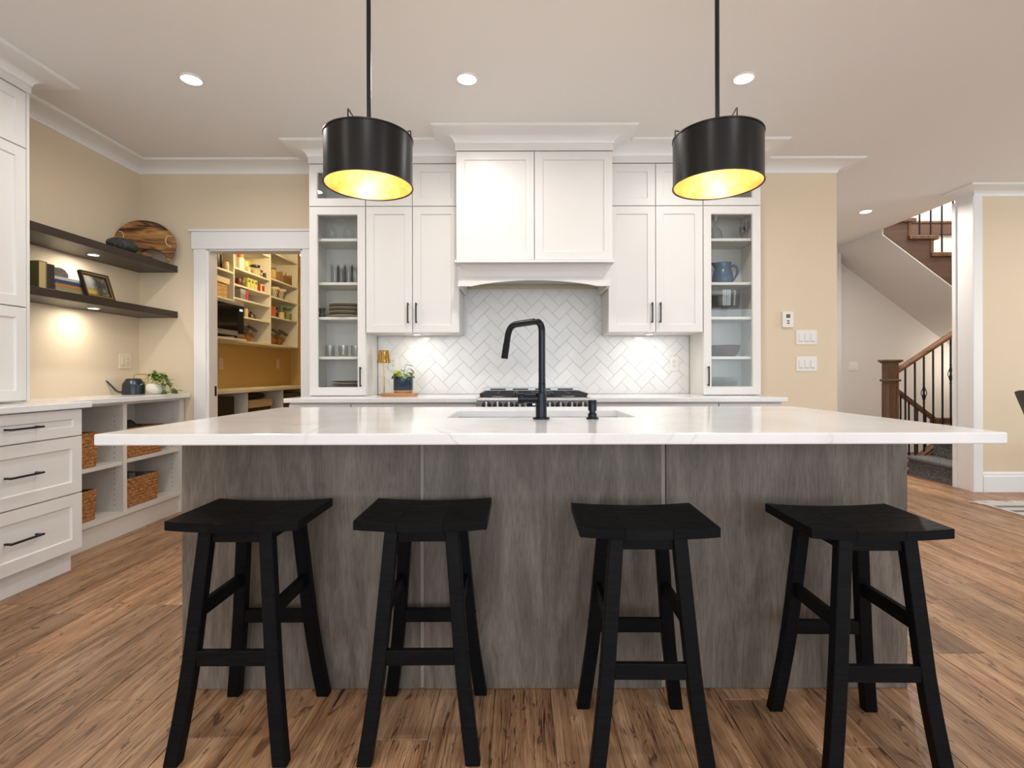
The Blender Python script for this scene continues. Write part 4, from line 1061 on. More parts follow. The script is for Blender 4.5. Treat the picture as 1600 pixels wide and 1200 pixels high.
for i in range(3):
    fs += [(idx(i, 0, 0), idx(i + 1, 0, 0), idx(i + 1, 0, 1), idx(i, 0, 1)), (idx(i, 3, 0), idx(i + 1, 3, 0), idx(i + 1, 3, 1), idx(i, 3, 1))]
    fs += [(idx(0, i, 0), idx(0, i + 1, 0), idx(0, i + 1, 1), idx(0, i, 1)), (idx(3, i, 0), idx(3, i + 1, 0), idx(3, i + 1, 1), idx(3, i, 1))]
fs += [(idx(1, 1, 0), idx(2, 1, 0), idx(2, 1, 1), idx(1, 1, 1)), (idx(1, 2, 0), idx(2, 2, 0), idx(2, 2, 1), idx(1, 2, 1)), (idx(1, 1, 0), idx(1, 2, 0), idx(1, 2, 1), idx(1, 1, 1)), (idx(2, 1, 0), idx(2, 2, 0), idx(2, 2, 1), idx(2, 1, 1))]
tag(MB().add(vs, fs).build('worktop', M['quartz'], bev=0.004, seg=2), 'large white quartz island worktop with a sink cut-out', 'countertop')
# sink under the cut-out
t = root('sink', 'grey undermount sink in the island worktop', 'sink', ((SXA + SXB) / 2, (SYA + SYB) / 2, 0.69))
m = MB(); o = 0.008
x0, x1, y0, y1 = SXA - o, SXB + o, SYA - o, SYB + o
m.box(x0 - .012, x1 + .012, y0 - .012, y1 + .012, 0.69, 0.70)
m.box(x0 - .012, x0, y0, y1, 0.70, 0.8815).box(x1, x1 + .012, y0, y1, 0.70, 0.8815).box(x0 - .012, x1 + .012, y0 - .012, y0, 0.70, 0.8815).box(x0 - .012, x1 + .012, y1, y1 + .012, 0.70, 0.8815)
m.build('basin', M['sink'], t)
MB().lathe([(0.045, 0.7001), (0.045, 0.703), (0.03, 0.704), (0, 0.702)], (0.078, 2.15, 0), 20).build('drain', M['steel'], t, smooth=0.6)
# faucet
FXX, FYY = PX(845.5, 1.85), 1.85
t = root('faucet', 'tall matte black pull-down faucet with a squared arch', 'faucet', (FXX, FYY, BT + 0.0003))
MB().lathe([(0.0305, 0), (0.0305, 0.006), (0.020, 0.008), (0.020, 0.094), (0.0185, 0.096), (0, 0.096)], n=28).build('base', M['faucet'], t, smooth=0.6, world=False)
def arc_path(pts, rad, n=6):
    pts = [Vector(p) for p in pts]; out = [pts[0]]
    for a, b, c in zip(pts, pts[1:], pts[2:]):
        u, v = (a - b).normalized(), (c - b).normalized(); p, q = b + u * rad, b + v * rad
        for k in range(n + 1):
            f = k / n; out.append(p * (1 - f) ** 2 + b * 2 * f * (1 - f) + q * f * f)
    return out + [pts[-1]]
ex, ey = -0.117, 0.145
top = 1.268 - BT
pth = arc_path([(0.003, 0, 0.09), (0.003, 0, top + 0.002), (ex, ey, top - 0.002), (ex - 0.012, ey + 0.012, top - 0.075)], 0.042, 8)
MB().tube(pth, 0.0125, 14).build('spout', M['faucet'], t, smooth=1, world=False)
MB().tube([(ex - 0.0118, ey + 0.0118, top - 0.074), (ex - 0.0205, ey + 0.0205, top - 0.130)], [0.0135, 0.0135], 14).build('spray_head', M['faucet'], t, smooth=0.7, world=False)
MB().lathe([(0.0131, 0.094), (0.0131, 0.128), (0.0125, 0.13), (0, 0.13)], (0.003, 0, 0), 20).build('collar', M['faucet'], t, smooth=0.6, world=False)
ay = Matrix.Rotation(-PI / 2, 4, 'Y').to_3x3()
MB().lathe([(0.0155, 0), (0.0155, 0.062), (0, 0.062)], (-0.005, 0, 0.073), 20, ay).build('valve', M['faucet'], t, smooth=0.6, world=False)
MB().lathe([(0.0195, 0.057), (0.0195, 0.077), (0.0185, 0.079), (0, 0.079)], (-0.005, 0, 0.073), 24, ay).build('handle', M['faucet'], t, smooth=0.6, world=False)
t = root('soap_dispenser', 'matte black soap dispenser beside the faucet', 'soap dispenser', (PX(925.5, 1.85), 1.85, BT + 0.0003))
MB().lathe([(0.0225, 0), (0.0225, 0.005), (0.016, 0.007), (0.016, 0.019), (0.0115, 0.021), (0.0115, 0.031), (0, 0.031)], n=24).build('base', M['faucet'], t, smooth=0.6, world=False)
MB().lathe([(0.0155, 0.030), (0.0155, 0.066), (0.0145, 0.068), (0, 0.068)], n=24).build('pump_head', M['faucet'], t, smooth=0.6, world=False)
MB().tube([(0, 0.004, 0.058), (-0.005, 0.05, 0.060), (-0.006, 0.06, 0.056)], 0.005, 8).build('nozzle', M['faucet'], t, smooth=1, world=False)

# ================================================================== STOOLS
def make_stool():
    t = root('bar_stool', '', 'stool', (0, 0, 0), 'black saddle stools along the island')
    m = M['stool']; hx, hy, top = 0.188, 0.133, 0.666
    def zt(x): return top - 0.008 * (1 - (x / hx) ** 2)
    cuts = [-hx, -0.066, 0.062, hx]
    for a, b in zip(cuts, cuts[1:]):
        n = 6; vs = []; fs = []
        for i in range(n + 1):
            x = a + (b - a) * i / n
            xx = x + (0.00015 if i == 0 else -0.00015 if i == n else 0)
            for y, z in ((-hy, zt(x) - 0.026), (-hy, zt(x)), (hy, zt(x)), (hy, zt(x) - 0.026)): vs.append((xx, y, z))
        for i in range(n):
            for k in range(4): q = (k + 1) % 4; fs.append((4 * i + k, 4 * i + q, 4 * i + 4 + q, 4 * i + 4 + k))
        fs += [(0, 1, 2, 3), (4 * n + 3, 4 * n + 2, 4 * n + 1, 4 * n)]
        MB().add(vs, fs).build('seat_board', m, t, bev=0.0007, world=False)
    def lx(z): return 0.086 + 0.052 * (1 - z / 0.63) + 0.012 * max(0, 1 - z / 0.28) ** 1.5
    def ly(z): return 0.100 + 0.046 * (1 - z / 0.63) + 0.008 * max(0, 1 - z / 0.28) ** 1.5
    for sx in (-1, 1):
        for sy in (-1, 1):
            vs = []; zs = [0, 0.10, 0.2, 0.28, 0.40, 0.52, 0.632]
            for z in zs:
                k = 0.020 - 0.001 * (z / 0.63); cx, cy = sx * lx(z), sy * ly(z)
                if z == 0: pass
                vs += [(cx - k, cy - 0.0155, z), (cx + k, cy - 0.0155, z), (cx + k, cy + 0.0155, z), (cx - k, cy + 0.0155, z)]
            fs = [(3, 2, 1, 0), (24, 25, 26, 27)]
            for i in range(6):
                for q in range(4): w_ = (q + 1) % 4; fs.append((4 * i + q, 4 * i + w_, 4 * i + 4 + w_, 4 * i + 4 + q))
            MB().add(vs, fs).build('leg', m, t, bev=0.002, world=False)
    for sy in (-1, 1):
        z = 0.282; y = sy * (ly(z) + (0.004 if sy < 0 else -0.004)); w_ = lx(z) - 0.018
        B(-w_, w_, y - 0.009, y + 0.009, z - 0.021, z + 0.021).build('stretcher', m, t, bev=0.0015, world=False)
        y = sy * (ly(0.61) - 0.004); w_ = lx(0.61) - 0.018
        B(-w_, w_, y - 0.009, y + 0.009, 0.598, 0.639).build('apron', m, t, bev=0.001, world=False)
    for sx in (-1, 1):
        z = 0.405; x = sx * lx(z); w_ = ly(z) - 0.0140
        B(x - 0.009, x + 0.009, -w_, w_, z - 0.021, z + 0.021).build('stretcher', m, t, bev=0.0015, world=False)
        x = sx * (lx(0.61) - 0.004); w_ = ly(0.61) - 0.0140
        B(x - 0.009, x + 0.009, -w_, w_, 0.598, 0.639).build('apron', m, t, bev=0.001, world=False)
        for sy in (-1, 1):
            ax_ = Matrix.Rotation(PI / 2 * sx, 4, 'Y').to_3x3()
            MB().lathe([(0.005, 0), (0.005, 0.002), (0, 0.0025)], (sx * (lx(0.29) + 0.0198), sy * ly(0.29), 0.29), 10, ax_).build('screw_cap', m, t, world=False)
    return t
stool = make_stool()
SL = [((PX(256, 1.437) + PX(465, 1.437)) / 2, 1.570, 'black saddle-seat stool first from the open shelves, at the island\'s left end'),
      ((PX(550, 1.437) + PX(760, 1.437)) / 2, 1.572, 'black saddle-seat stool in front of the seam left of the faucet'),
      ((PX(908, 1.372) + PX(1124, 1.372)) / 2, 1.502, 'black saddle-seat stool before the island seam right of the faucet'),
      ((PX(1269, 1.355) + PX(1492, 1.355)) / 2, 1.488, 'black saddle-seat stool nearest the stairs, at the island\'s right end')]
for k, (x, y, lab) in enumerate(SL):
    if k == 0: continue
    copy_tree(stool, (x, y, 0), lab, math.radians((0, 0.4, -0.6, -0.8)[k]))
stool.location = (SL[0][0], SL[0][1], 0); stool['label'] = SL[0][2]

# ================================================================== PENDANTS
def pendant(cx, cy, angs, label):
    t = root('pendant_lamp', label, 'pendant lamp', (cx, cy, 1.805), 'black drum pendants over the island')
    r, z0, z1 = 0.166, 1.805, 1.988
    def ringwall(ra, rb, a, b, n=56):
        m = MB(); vs = []; fs = []
        for rad, z in ((ra, a), (ra, b), (rb, b), (rb, a)):
            for k in range(n): q = 2 * PI * k / n; vs.append((cx + rad * math.cos(q), cy + rad * math.sin(q), z))
        for i in range(4):
            for k in range(n): q = (k + 1) % n; j = (i + 1) % 4; fs.append((i * n + k, i * n + q, j * n + q, j * n + k))
        return m.add(vs, fs)
    ringwall(r, r - 0.0022, z0, z1).build('shade', M['shade_black'], t, smooth=0.5)
    ringwall(r - 0.0023, r - 0.004, z0 + 0.0015, z1 - 0.0015).build('gold_lining', M['gold'], t, smooth=0.5)
    for z in (z0, z1): ringwall(r + 0.0025, r - 0.002, z - 0.0025, z + 0.0025).build('rim', M['black'], t, smooth=0.5)
    MB().tube([(cx, cy, 1.94), (cx, cy, CEIL - 0.02)], 0.0085, 12).build('rod', M['black'], t, smooth=1)
    MB().lathe([(0.065, CEIL - 0.0005), (0.065, CEIL - 0.02), (0.06, CEIL - 0.024), (0, CEIL - 0.025)], (cx, cy, 0), 28).build('ceiling_canopy', M['black'], t, smooth=0.6)
    for a in angs:
        a = math.radians(a); dx, dy = math.cos(a), math.sin(a); q = r - 0.006
        MB().tube(arc_path([(cx + dx * q, cy + dy * q, z1 - 0.02), (cx + dx * q, cy + dy * q, z1 + 0.036), (cx + dx * 0.004, cy + dy * 0.004, z1 - 0.020)], 0.006, 4), 0.0028, 6).build('wire', M['black'], t, smooth=1)
    MB().lathe([(0.02, 1.975), (0.02, 1.953), (0, 1.953)], (cx, cy, 0), 16).build('socket', M['black'], t, smooth=0.6)
    MB().lathe([(0.012, 1.955), (0.016, 1.945), (0.030, 1.925), (0.032, 1.91), (0.026, 1.893), (0.0, 1.883)], (cx, cy, 0), 18).build('bulb', M['bulb'], t, smooth=1)
    lamp('pendant_light', 'POINT', (cx, cy, 1.90), 5, (1.0, 0.92, 0.76), parent=t, shadow_soft_size=0.03)
    return t
pendant(PX(579.5, 2.0), 1.98, (-100, 4, 140), 'black drum pendant with gold lining left of the range hood')
pendant(PX(1118.5, 2.0), 1.98, (-87, 175, 40), 'black drum pendant with gold lining right of the range hood')

# ================================================================== CEILING LIGHTS
def downlight(x, y, label, energy=11.5, group='round recessed ceiling lights'):
    t = root('ceiling_light', label, 'ceiling light', (x, y, CEIL), group)
    MB().lathe([(0.062, -0.0005), (0.062, -0.006), (0.052, -0.009), (0.052, -0.0005)], n=28).build('trim_ring', M['plastic'], t, smooth=0.6, world=False)
    MB().lathe([(0, -0.0065), (0.0515, -0.0075), (0.0515, -0.002)], n=28).build('lens', M['lens'], t, world=False)
    lamp('ceiling_lamp', 'AREA', (x, y, CEIL - 0.014), energy, WARM, (0, 0, 0), t, shape='DISK', size=0.10, spread=math.radians(165))
ly = 2.88
downlight(PX(300, ly), ly, 'lit recessed ceiling light above the open shelves side')
downlight(PX(730.5, ly), ly, 'lit recessed ceiling light above the range hood, middle of the row')
downlight(PX(1163, ly), ly, 'lit recessed ceiling light above the right pendant')
downlight(PX(1353, 5.27), 5.27, 'lit recessed ceiling light in the hall by the stairs', 24)
# the same lights carry on over the camera
for x in (-1.85, -0.3, 1.26, 3.3):
    for y in (0.55, -1.6):
        lamp('ceiling_lamp', 'AREA', (x, y, CEIL - 0.014), 7, WARM, (0, 0, 0), None, shape='DISK', size=0.10, spread=math.radians(165))
lamp('ceiling_lamp', 'AREA', (4.6, 3.2, CEIL - 0.014), 12, WARM, (0, 0, 0), None, shape='DISK', size=0.10, spread=math.radians(165))

# ================================================================== STAIRS
ZS = 5.9
RUN, RISE = 0.258, 0.198
t = root('upper_staircase', 'upper flight of brown wooden stairs with black balusters', 'stairs', (5.2, 6.4, 0))
def nose(k): return 4.812 + RUN * k, 2.658 - RISE * k          # tread k: nosing x, top z (k grows downwards)
for k in range(-2, 6):
    x1, z = nose(k); x0 = x1 - 0.343
    B(x0, x1, ZS - 0.028, 6.895, z - 0.05, z).build('tread', M['stair_wood'], t, bev=0.008, seg=2)
    B(x0 - 0.0, x0 + 0.035, ZS - 0.006, 6.895, z, z + RISE - 0.05).build('riser', M['stair_wood'], t)
def under(x): return 2.673 - 0.755 * (x - 4.19)
poly = [(4.19, under(4.19)), (6.2, under(6.2))]
up = []
for k in range(5, -3, -1):
    x1, z = nose(k); x0 = x1 - 0.343
    up += [(x1 - 0.05, z - 0.05), (x0 + 0.034, z - 0.05)]
poly += [(x, z) for x, z in up if x > 4.19 and z < 2.95] + [(4.19, 2.79)]
MB().prism(poly, lambda u, v, w: (u, w, v), ZS, ZS + 0.03).build('stringer', M['stringer_wood'], t)
for k in range(-2, 3):
    x1, z = nose(k)
    for j in range(2):
        x = x1 - 0.055 - 0.129 * j; y = ZS + 0.03; zt = z + 0.95 + 0.06 * j
        m = MB(); fancy = (2 * k + j) % 3 == 1
        m.bar((x, y, z), (x, y, zt), 0.013, 0.013)
        if fancy:
            for q in range(4):
                a = PI / 4 + q * PI / 2
                m.tube([(x + math.cos(a + PI * i / 8) * 0.020 * math.sin(PI * i / 8), y + math.sin(a + PI * i / 8) * 0.020 * math.sin(PI * i / 8), z + 0.28 + 0.15 * i / 8) for i in range(9)], 0.0035, 5)
        m.build('baluster', M['black'], t)
MB().tube([(nose(-3)[0], ZS + 0.03, nose(-3)[1] + 0.93), (nose(3)[0], ZS + 0.03, nose(3)[1] + 0.93)], 0.028, 8).build('handrail', M['rail_wood'], t, smooth=1)
struct(MB().prism([(4.19, under(4.19) - 0.004), (6.9, under(6.9) - 0.004), (6.9, under(6.9) - 0.02), (4.19, under(4.19) - 0.02)], lambda u, v, w: (u, w, v), ZS + 0.002, 6.9), 'ceiling_stair', M['white_wall'])
struct(B(4.175, 4.19, ZS + 0.002, 6.9, 2.655, CEIL), 'wall_stair_header', M['white_wall'])
tag(B(4.3, 7.0, 6.865, 6.9, PZ(368, 6.87), PZ(350, 6.87)).build('landing_fascia', M['stringer_wood'], t, bev=0.003), None, None)
B(4.3, 7.0, 6.85, 6.9, PZ(350, 6.86), PZ(347, 6.86)).build('landing_nosing', M['stair_wood'], t)

t = root('lower_staircase', 'lower stair flight with charcoal carpet, panelled newel and wooden handrail', 'stairs', (4.8, 5.4, 0))
R0, RW, RH = 4.118, 0.262, 0.198
for k in range(5):
    x0 = R0 + RW * k; z = RH * (k + 1)
    x1 = R0 + RW * (k + 1) + 0.03 if k < 4 else 6.9
    p = [(x0, 0.0 if k == 0 else z - RH), (x0, z - 0.045), (x0 - 0.022, z - 0.036), (x0 - 0.026, z - 0.018), (x0 - 0.016, z - 0.003), (x0, z), (x1, z), (x1, 0.0 if k == 0 else z - RH)]
    MB().prism(p, lambda u, v, w: (u, w, v), 4.83, 5.43).build('step', M['carpet'], t, smooth=0.9)
B(R0 + 0.01, 6.9, 4.83, 5.43, 0.0, 0.01).build('step_base', M['carpet'], t)
MB().prism([(R0 - 0.01, 0.0), (R0 - 0.01, 0.03), (R0 + RW * 4, RH * 4 + 0.03), (6.9, RH * 4 + 0.03), (6.9, 0.0)], lambda u, v, w: (u, w, v), 5.432, 5.455).build('skirt_board', M['stringer_wood'], t)
# newel
nx0, nx1, ny0, ny1 = PX(1389, 5.46), PX(1405, 5.46), 5.46, 5.572
ntop = PZ(563, 5.46)
nb = B(nx0, nx1, ny0, ny1, 0, ntop - 0.02).build('newel_post', M['stair_wood'], t, bev=0.003)
def ring(z0, z1, e, nm): B(nx0 - e, nx1 + e, ny0 - e, ny1 + e, z0, z1).build(nm, M['stair_wood'], nb, bev=0.008, seg=2)
ring(ntop - 0.024, ntop, 0.028, 'newel_cap'); ring(ntop - 0.036, ntop - 0.023, 0.014, 'cap_moulding')
ring(ntop - 0.235, ntop - 0.21, 0.016, 'newel_band')
for z0, z1 in ((0.30, ntop - 0.26),):
    sh = MB().shaker(FY(ny0 - 0.004), nx0 + 0.004, nx1 - 0.004, z0, z1, st=0.024, rec=0.012, th=0.003, bev=0.004)
    sh.build('newel_panel', M['stair_wood'], nb)
    MB().shaker(lambda u, v, d: (nx0 - 0.004 - d, u, v), ny0 + 0.004, ny1 - 0.004, z0, z1, st=0.024, rec=0.012, th=0.003, bev=0.004).build('newel_panel', M['stair_wood'], nb)
h0 = (nx1 - 0.01, PZ(580, 5.50)); h1 = (PX(1500, 5.50), PZ(513, 5.50)); sl = (h1[1] - h0[1]) / (h1[0] - h0[0])
xe = 5.3
MB().prism([(5.465, 0.0), (5.535, 0.0), (5.538, 0.03), (5.525, 0.052), (5.475, 0.052), (5.462, 0.03)], lambda u, v, w: (w, u, v + h0[1] + sl * (w - h0[0]) - 0.04), h0[0], xe).build('handrail', M['rail_wood'], t, bev=0.004)
for k, px in enumerate((1414.5, 1429.5, 1443.5, 1458, 1472.5, 1485.5, 1499)):
    x = PX(px, 5.50); zt = h0[1] + sl * (x - h0[0]) - 0.03; zb = max(0.055, min(0.82, 0.03 + (x - R0) * RH / RW)) + 0.03
    m = MB().bar((x, 5.50, zb), (x, 5.50, zt), 0.013, 0.013)
    if k in (2, 5):
        zc = PZ(616 if k == 2 else 586, 5.50)
        for q in range(4):
            a = PI / 4 + q * PI / 2
            m.tube([(x + math.cos(a + PI * i / 8) * 0.024 * math.sin(PI * i / 8), 5.50 + math.sin(a + PI * i / 8) * 0.024 * math.sin(PI * i / 8), zc - 0.085 + 0.17 * i / 8) for i in range(9)], 0.004, 5)
        for e in (-0.10, 0.10): m.blob((x, 5.50, zc + e), (0.012, 0.012, 0.012), 8, 6)
    m.build('baluster', M['black'], t)
MB().prism([(5.456, 0.0), (5.545, 0.0), (5.545, 0.034), (5.456, 0.034)], lambda u, v, w: (w, u, v + max(0.055, min(0.82, 0.03 + (w - R0) * RH / RW))), R0 + 0.04, R0 + RW * 4).build('base_rail', M['stair_wood'], t, bev=0.003)

t = root('basement_railing', 'brown handrail with black balusters descending behind the newel', 'railing', (4.8, 6.35, 0))
YB2 = 6.3
a0 = (PX(1392, YB2), PZ(605, YB2)); a1 = (PX(1460, YB2), PZ(657, YB2)); s2_ = (a1[1] - a0[1]) / (a1[0] - a0[0])
MB().prism([(YB2 - 0.03, -0.03), (YB2 + 0.03, -0.03), (YB2 + 0.03, 0.03), (YB2 - 0.03, 0.03)], lambda u, v, w: (w, u, v + a0[1] + s2_ * (w - a0[0])), a0[0], a1[0] + 0.02).build('handrail', M['stair_wood'], t, bev=0.006)
for px in (1407, 1420, 1433, 1446):
    x = PX(px, YB2); MB().bar((x, YB2, 0.0), (x, YB2, a0[1] + s2_ * (x - a0[0]) - 0.02), 0.014, 0.014).build('baluster', M['black'], t)
B(a1[0] - 0.03, 6.9, YB2 - 0.04, YB2 + 0.04, PZ(663, YB2), PZ(654, YB2)).build('ledge_cap', M['stair_wood'], t, bev=0.004)
B(a1[0] - 0.02, 6.9, YB2 - 0.03, YB2 + 0.03, 0.0, PZ(663, YB2)).build('knee_wall', M['white_wall'], t)

# ================================================================== DINING CORNER
t = root('rug', 'flat woven cream and grey rug with white tassels in the dining area', 'rug', (4.7, 3.6, 0))
RG0 = 3.765
plain('rug_cream', (0.62, 0.58, 0.54), 0.95); plain('rug_grey', (0.20, 0.20, 0.20), 0.95)
B(RG0, 5.6, 2.9, 4.17, 0.0005, 0.009).build('rug_field', M['rug_cream'], t, bev=0.003)
for k in range(9):
    y = 2.97 + k * 0.135; B(RG0 + 0.02, 5.58, y, y + 0.05, 0.009, 0.0105).build('stripe', M['rug_grey'], t)
fr = MB(); rq = random.Random(4)
for k in range(170):
    x = RG0 - 0.02 + k * 0.0108; L = rq.uniform(0.07, 0.12); dx = rq.uniform(-0.03, 0.02)
    fr.tube([(x, 4.165, 0.006), (x + dx * 0.4, 4.165 + L * 0.5, 0.010 + rq.uniform(0, .008)), (x + dx, 4.165 + L, 0.004)], [0.004, 0.005, 0.004], 5)
tag(fr.build('fringe', plain('fringe_white', (0.72, 0.68, 0.64), 0.95), t), None, None, kind='stuff')
t = root('dining_chair', 'dark brown upholstered dining chair at the right edge on the rug', 'chair', (4.33, 3.8, 0))
t.rotation_euler.z = math.radians(-12)
ch = plain('brown_leather', (0.040, 0.028, 0.022), 0.5)
def back(u, v):
    wv = 0.46 - 0.06 * (1 - v); th = (u - 0.5) * 1.5
    x = -0.26 - 0.16 * v - 0.05 * math.cos(th * 1.9); 
    return (x, (u - 0.5) * wv, 0.44 + 0.50 * v - 0.02 * abs(2 * u - 1) ** 4 * v)
m = MB(); n1, n2 = 14, 10
for off, flip in ((0, 0), (0.055, 1)):
    def g(u, v, off=off):
        p = back(u, v); return (p[0] + off, p[1], p[2])
    m.grid(g, n1, n2)
N1 = (n1 + 1) * (n2 + 1)
bd = [i for i in range(n1 + 1)] + [(j * (n1 + 1) + n1) for j in range(1, n2 + 1)] + [n2 * (n1 + 1) + i for i in range(n1 - 1, -1, -1)] + [j * (n1 + 1) for j in range(n2 - 1, 0, -1)]
m.f += [(bd[k], bd[(k + 1) % len(bd)], N1 + bd[(k + 1) % len(bd)], N1 + bd[k]) for k in range(len(bd))]
m.build('backrest', ch, t, bev=0.012, seg=2, smooth=0.9, world=False)
B(-0.25, 0.24, -0.23, 0.23, 0.40, 0.49).build('seat', ch, t, bev=0.03, seg=3, smooth=0.9, world=False)
for sx in (-1, 1):
    for sy in (-1, 1):
        MB().bar((sx * 0.21, sy * 0.20, 0.011), (sx * 0.17, sy * 0.17, 0.40), 0.032, 0.032).build('leg', M['stair_wood'], t, bev=0.003, world=False)
# ================================================================== PANTRY
UX, LXF = -2.85, -2.72               # fronts of the upper shelving and of the deep shelf and worktop
PBX = -3.12
VY_ = [4.37, 5.11, 5.86, 6.575]      # uprights
t = root('pantry_shelving', 'cream pantry wall shelving of three bays seen through the doorway', 'shelving', (-2.99, 5.5, 1.42))
pm_ = M['pantry']
B(PBX, PBX + 0.006, 4.37, 6.94, 1.40, 2.70).build('back_panel', pm_, t)
for k, y in enumerate(VY_):
    B(PBX + 0.006, UX, y - 0.018, y, 1.40 if k else 1.40, 2.66).build('upright', pm_, t, bev=0.001)
def zshelf(lst, y0, y1, x1=UX):
    for z in lst: B(PBX + 0.006, x1 - 0.004, y0 + 0.0005, y1 - 0.0185, z - 0.019, z).build('shelf', pm_, t, bev=0.001)
B1 = [2.09, 1.815, 2.40]; B2 = [2.153, 1.985, 1.849, 1.673, 2.42]; B3 = [2.18, 1.975, 1.745, 2.49]
zshelf(B1, VY_[0], VY_[1]); zshelf(B2, VY_[1], VY_[2]); zshelf(B3, VY_[2], VY_[3])
B(PBX + 0.006, UX - 0.002, 5.11, 6.557, 1.400, 1.420).build('shelf', pm_, t, bev=0.001)
B(PBX + 0.006, LXF, 4.372, 5.09, 1.400, 1.420).build('deep_shelf', pm_, t, bev=0.001)
t = root('pantry_corner_shelving', 'cream shelving across the far end of the pantry', 'shelving', (-2.0, 6.8, 1.42))
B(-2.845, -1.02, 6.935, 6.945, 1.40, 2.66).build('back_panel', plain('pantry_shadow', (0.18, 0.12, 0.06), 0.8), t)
B(-1.05, -1.02, 6.62, 6.935, 1.40, 2.66).build('side_panel', pm_, t)
for z in (2.48, 2.185, 1.985, 1.74, 1.425): B(-2.845, -1.05, 6.62, 6.935, z - 0.019, z).build('shelf', pm_, t)
PT = 0.926
tag(B(-3.12, LXF, 4.20, 6.945, PT - 0.032, PT).build('worktop', M['pantry'], bev=0.002), 'cream pantry worktop below the ochre wall', 'countertop')
t = root('pantry_base_shelving', 'white open base shelving under the pantry worktop', 'shelving', (-2.93, 5.5, 0))
B(-3.12, -3.11, 4.22, 6.94, 0, PT - 0.033).build('back_panel', M['inside'], t)
for y in (4.25, 5.15, 5.92, 6.70): B(-3.11, -2.74, y - 0.018, y, 0, PT - 0.033).build('upright', M['inside'], t)
for y0, y1 in ((4.25, 5.132), (5.15, 5.902), (5.92, 6.682)):
    for z in (0.12, 0.50): B(-3.11, -2.742, y0 + .0005, y1 - .0005, z - 0.019, z).build('shelf', M['inside'], t)

# items: x is depth into the shelf, px picks where along the shelf the thing stands
def loc(px, x): return (x, DY(px, x))
def jar(name, px, x, z, r, h, m, label, cat='jar', lid=None, lidh=0.02, group=None, fill=None):
    x, y = loc(px, x); t = root(name, label, cat, (x, y, z + 0.0006), group)
    MB().lathe([(0, 0), (r * .92, 0), (r, 0.006), (r, h * 0.82), (r * .85, h * 0.93), (r * .85, h), (0, h)], n=18).build('body', m, t, smooth=0.6, world=False)
    if fill: MB().lathe([(0, 0.004), (r * .93, 0.004), (r * .93, h * 0.62), (0, h * 0.66)], n=16).build('contents', fill, t, smooth=0.6, world=False)
    if lid: MB().lathe([(0, h), (r * .90, h), (r * .90, h + lidh), (0, h + lidh)], n=18).build('lid', lid, t, smooth=0.6, world=False)
    return t
def box_item(name, px, x, z, wy, dx, h, m, label, cat='box', group=None, band=None):
    x, y = loc(px, x); t = root(name, label, cat, (x, y, z + 0.0006), group)
    B(-dx / 2, dx / 2, -wy / 2, wy / 2, 0, h).build('carton', m, t, bev=0.0015, world=False)
    if band: B(dx / 2, dx / 2 + 0.0008, -wy / 2 + 0.004, wy / 2 - 0.004, h * band[1], h * band[2]).build('label_patch', band[0], t, world=False)
    return t
brown = plain('jar_brown', (0.06, 0.025, 0.012), 0.4); creamj = plain('jar_cream', (0.70, 0.56, 0.36), 0.6); blk = plain('lid_black', (0.015, 0.013, 0.012), 0.4)
redc = plain('pack_red', (0.42, 0.03, 0.02), 0.5); green = plain('pack_green', (0.06, 0.24, 0.05), 0.5); yel = plain('pack_yellow', (0.72, 0.62, 0.20), 0.6); orange = plain('lid_orange', (0.80, 0.20, 0.02), 0.5)
whitep = plain('pack_white', (0.80, 0.76, 0.68), 0.5); greyp = plain('pack_grey', (0.25, 0.24, 0.25), 0.6); pink = plain('pack_pink', (0.62, 0.05, 0.12), 0.6); kraft = plain('kraft', (0.50, 0.33, 0.13), 0.8)
amber = plain('amber_contents', (0.42, 0.17, 0.03), 0.7); pasta = plain('pale_contents', (0.66, 0.52, 0.28), 0.8); herb = plain('green_contents', (0.20, 0.25, 0.06), 0.8)
z = B1[0]
jar('storage_jar', 337, -2.93, z, 0.040, 0.17, brown, 'dark brown jar at the left of the top pantry shelf by the jamb')
jar('storage_jar', 341, -2.98, z, 0.026, 0.20, M['jarglass'], 'tall glass jar of pale shells on the top pantry shelf by the jamb', lid=blk, fill=pasta)
jar('bottle', 345.5, -2.94, z, 0.018, 0.17, blk, 'slim black bottle on the top pantry shelf by the jamb', 'bottle')
jar('canister', 353, -2.885, z, 0.030, 0.085, creamj, 'cream ceramic canister near the first pantry upright', 'canister')
basket(-3.09, -2.875, 4.62, 5.03, B1[1] + 0.0005, 2.005, 'pale wicker basket with cloth liner above the microwave', None, None, 'wicker_pale', 'linen')
# microwave
t = root('microwave', 'stainless microwave with dark glass door on the deep pantry shelf', 'microwave', (-2.9, 4.75, 1.42))
mz0, mz1, my0, my1 = 1.445, 1.770, 4.46, 5.035
B(-3.09, -2.735, my0, my1, mz0, mz1).build('body', blk, t, bev=0.004)
fx = FXp(-2.715)
MB().box(-2.735, -2.715, my0, my1, mz0, mz1).build('front_frame', M['steel'], t, bev=0.003)
B(-2.715, -2.711, my0 + 0.02, my1 - 0.125, mz0 + 0.045, mz1 - 0.035).build('door_glass', plain('dark_glass', (0.008, 0.008, 0.009), 0.08), t)
cp = B(-2.715, -2.711, my1 - 0.118, my1 - 0.012, mz0 + 0.02, mz1 - 0.035).build('control_panel', plain('panel_black', (0.012, 0.013, 0.015), 0.25), t)
for a in (0, 0.018, 0.036): B(-2.711, -2.7104, my1 - 0.085 + a, my1 - 0.073 + a, mz1 - 0.085, mz1 - 0.068).build('digit', M['display'], cp)
for sy in (my0 + 0.05, my1 - 0.05):
    for sx in (-3.05, -2.77): MB().lathe([(0.014, 1.4205), (0.014, 1.446), (0, 1.446)], (sx, sy, 0), 10).build('foot', blk, t)
z = B2[0]
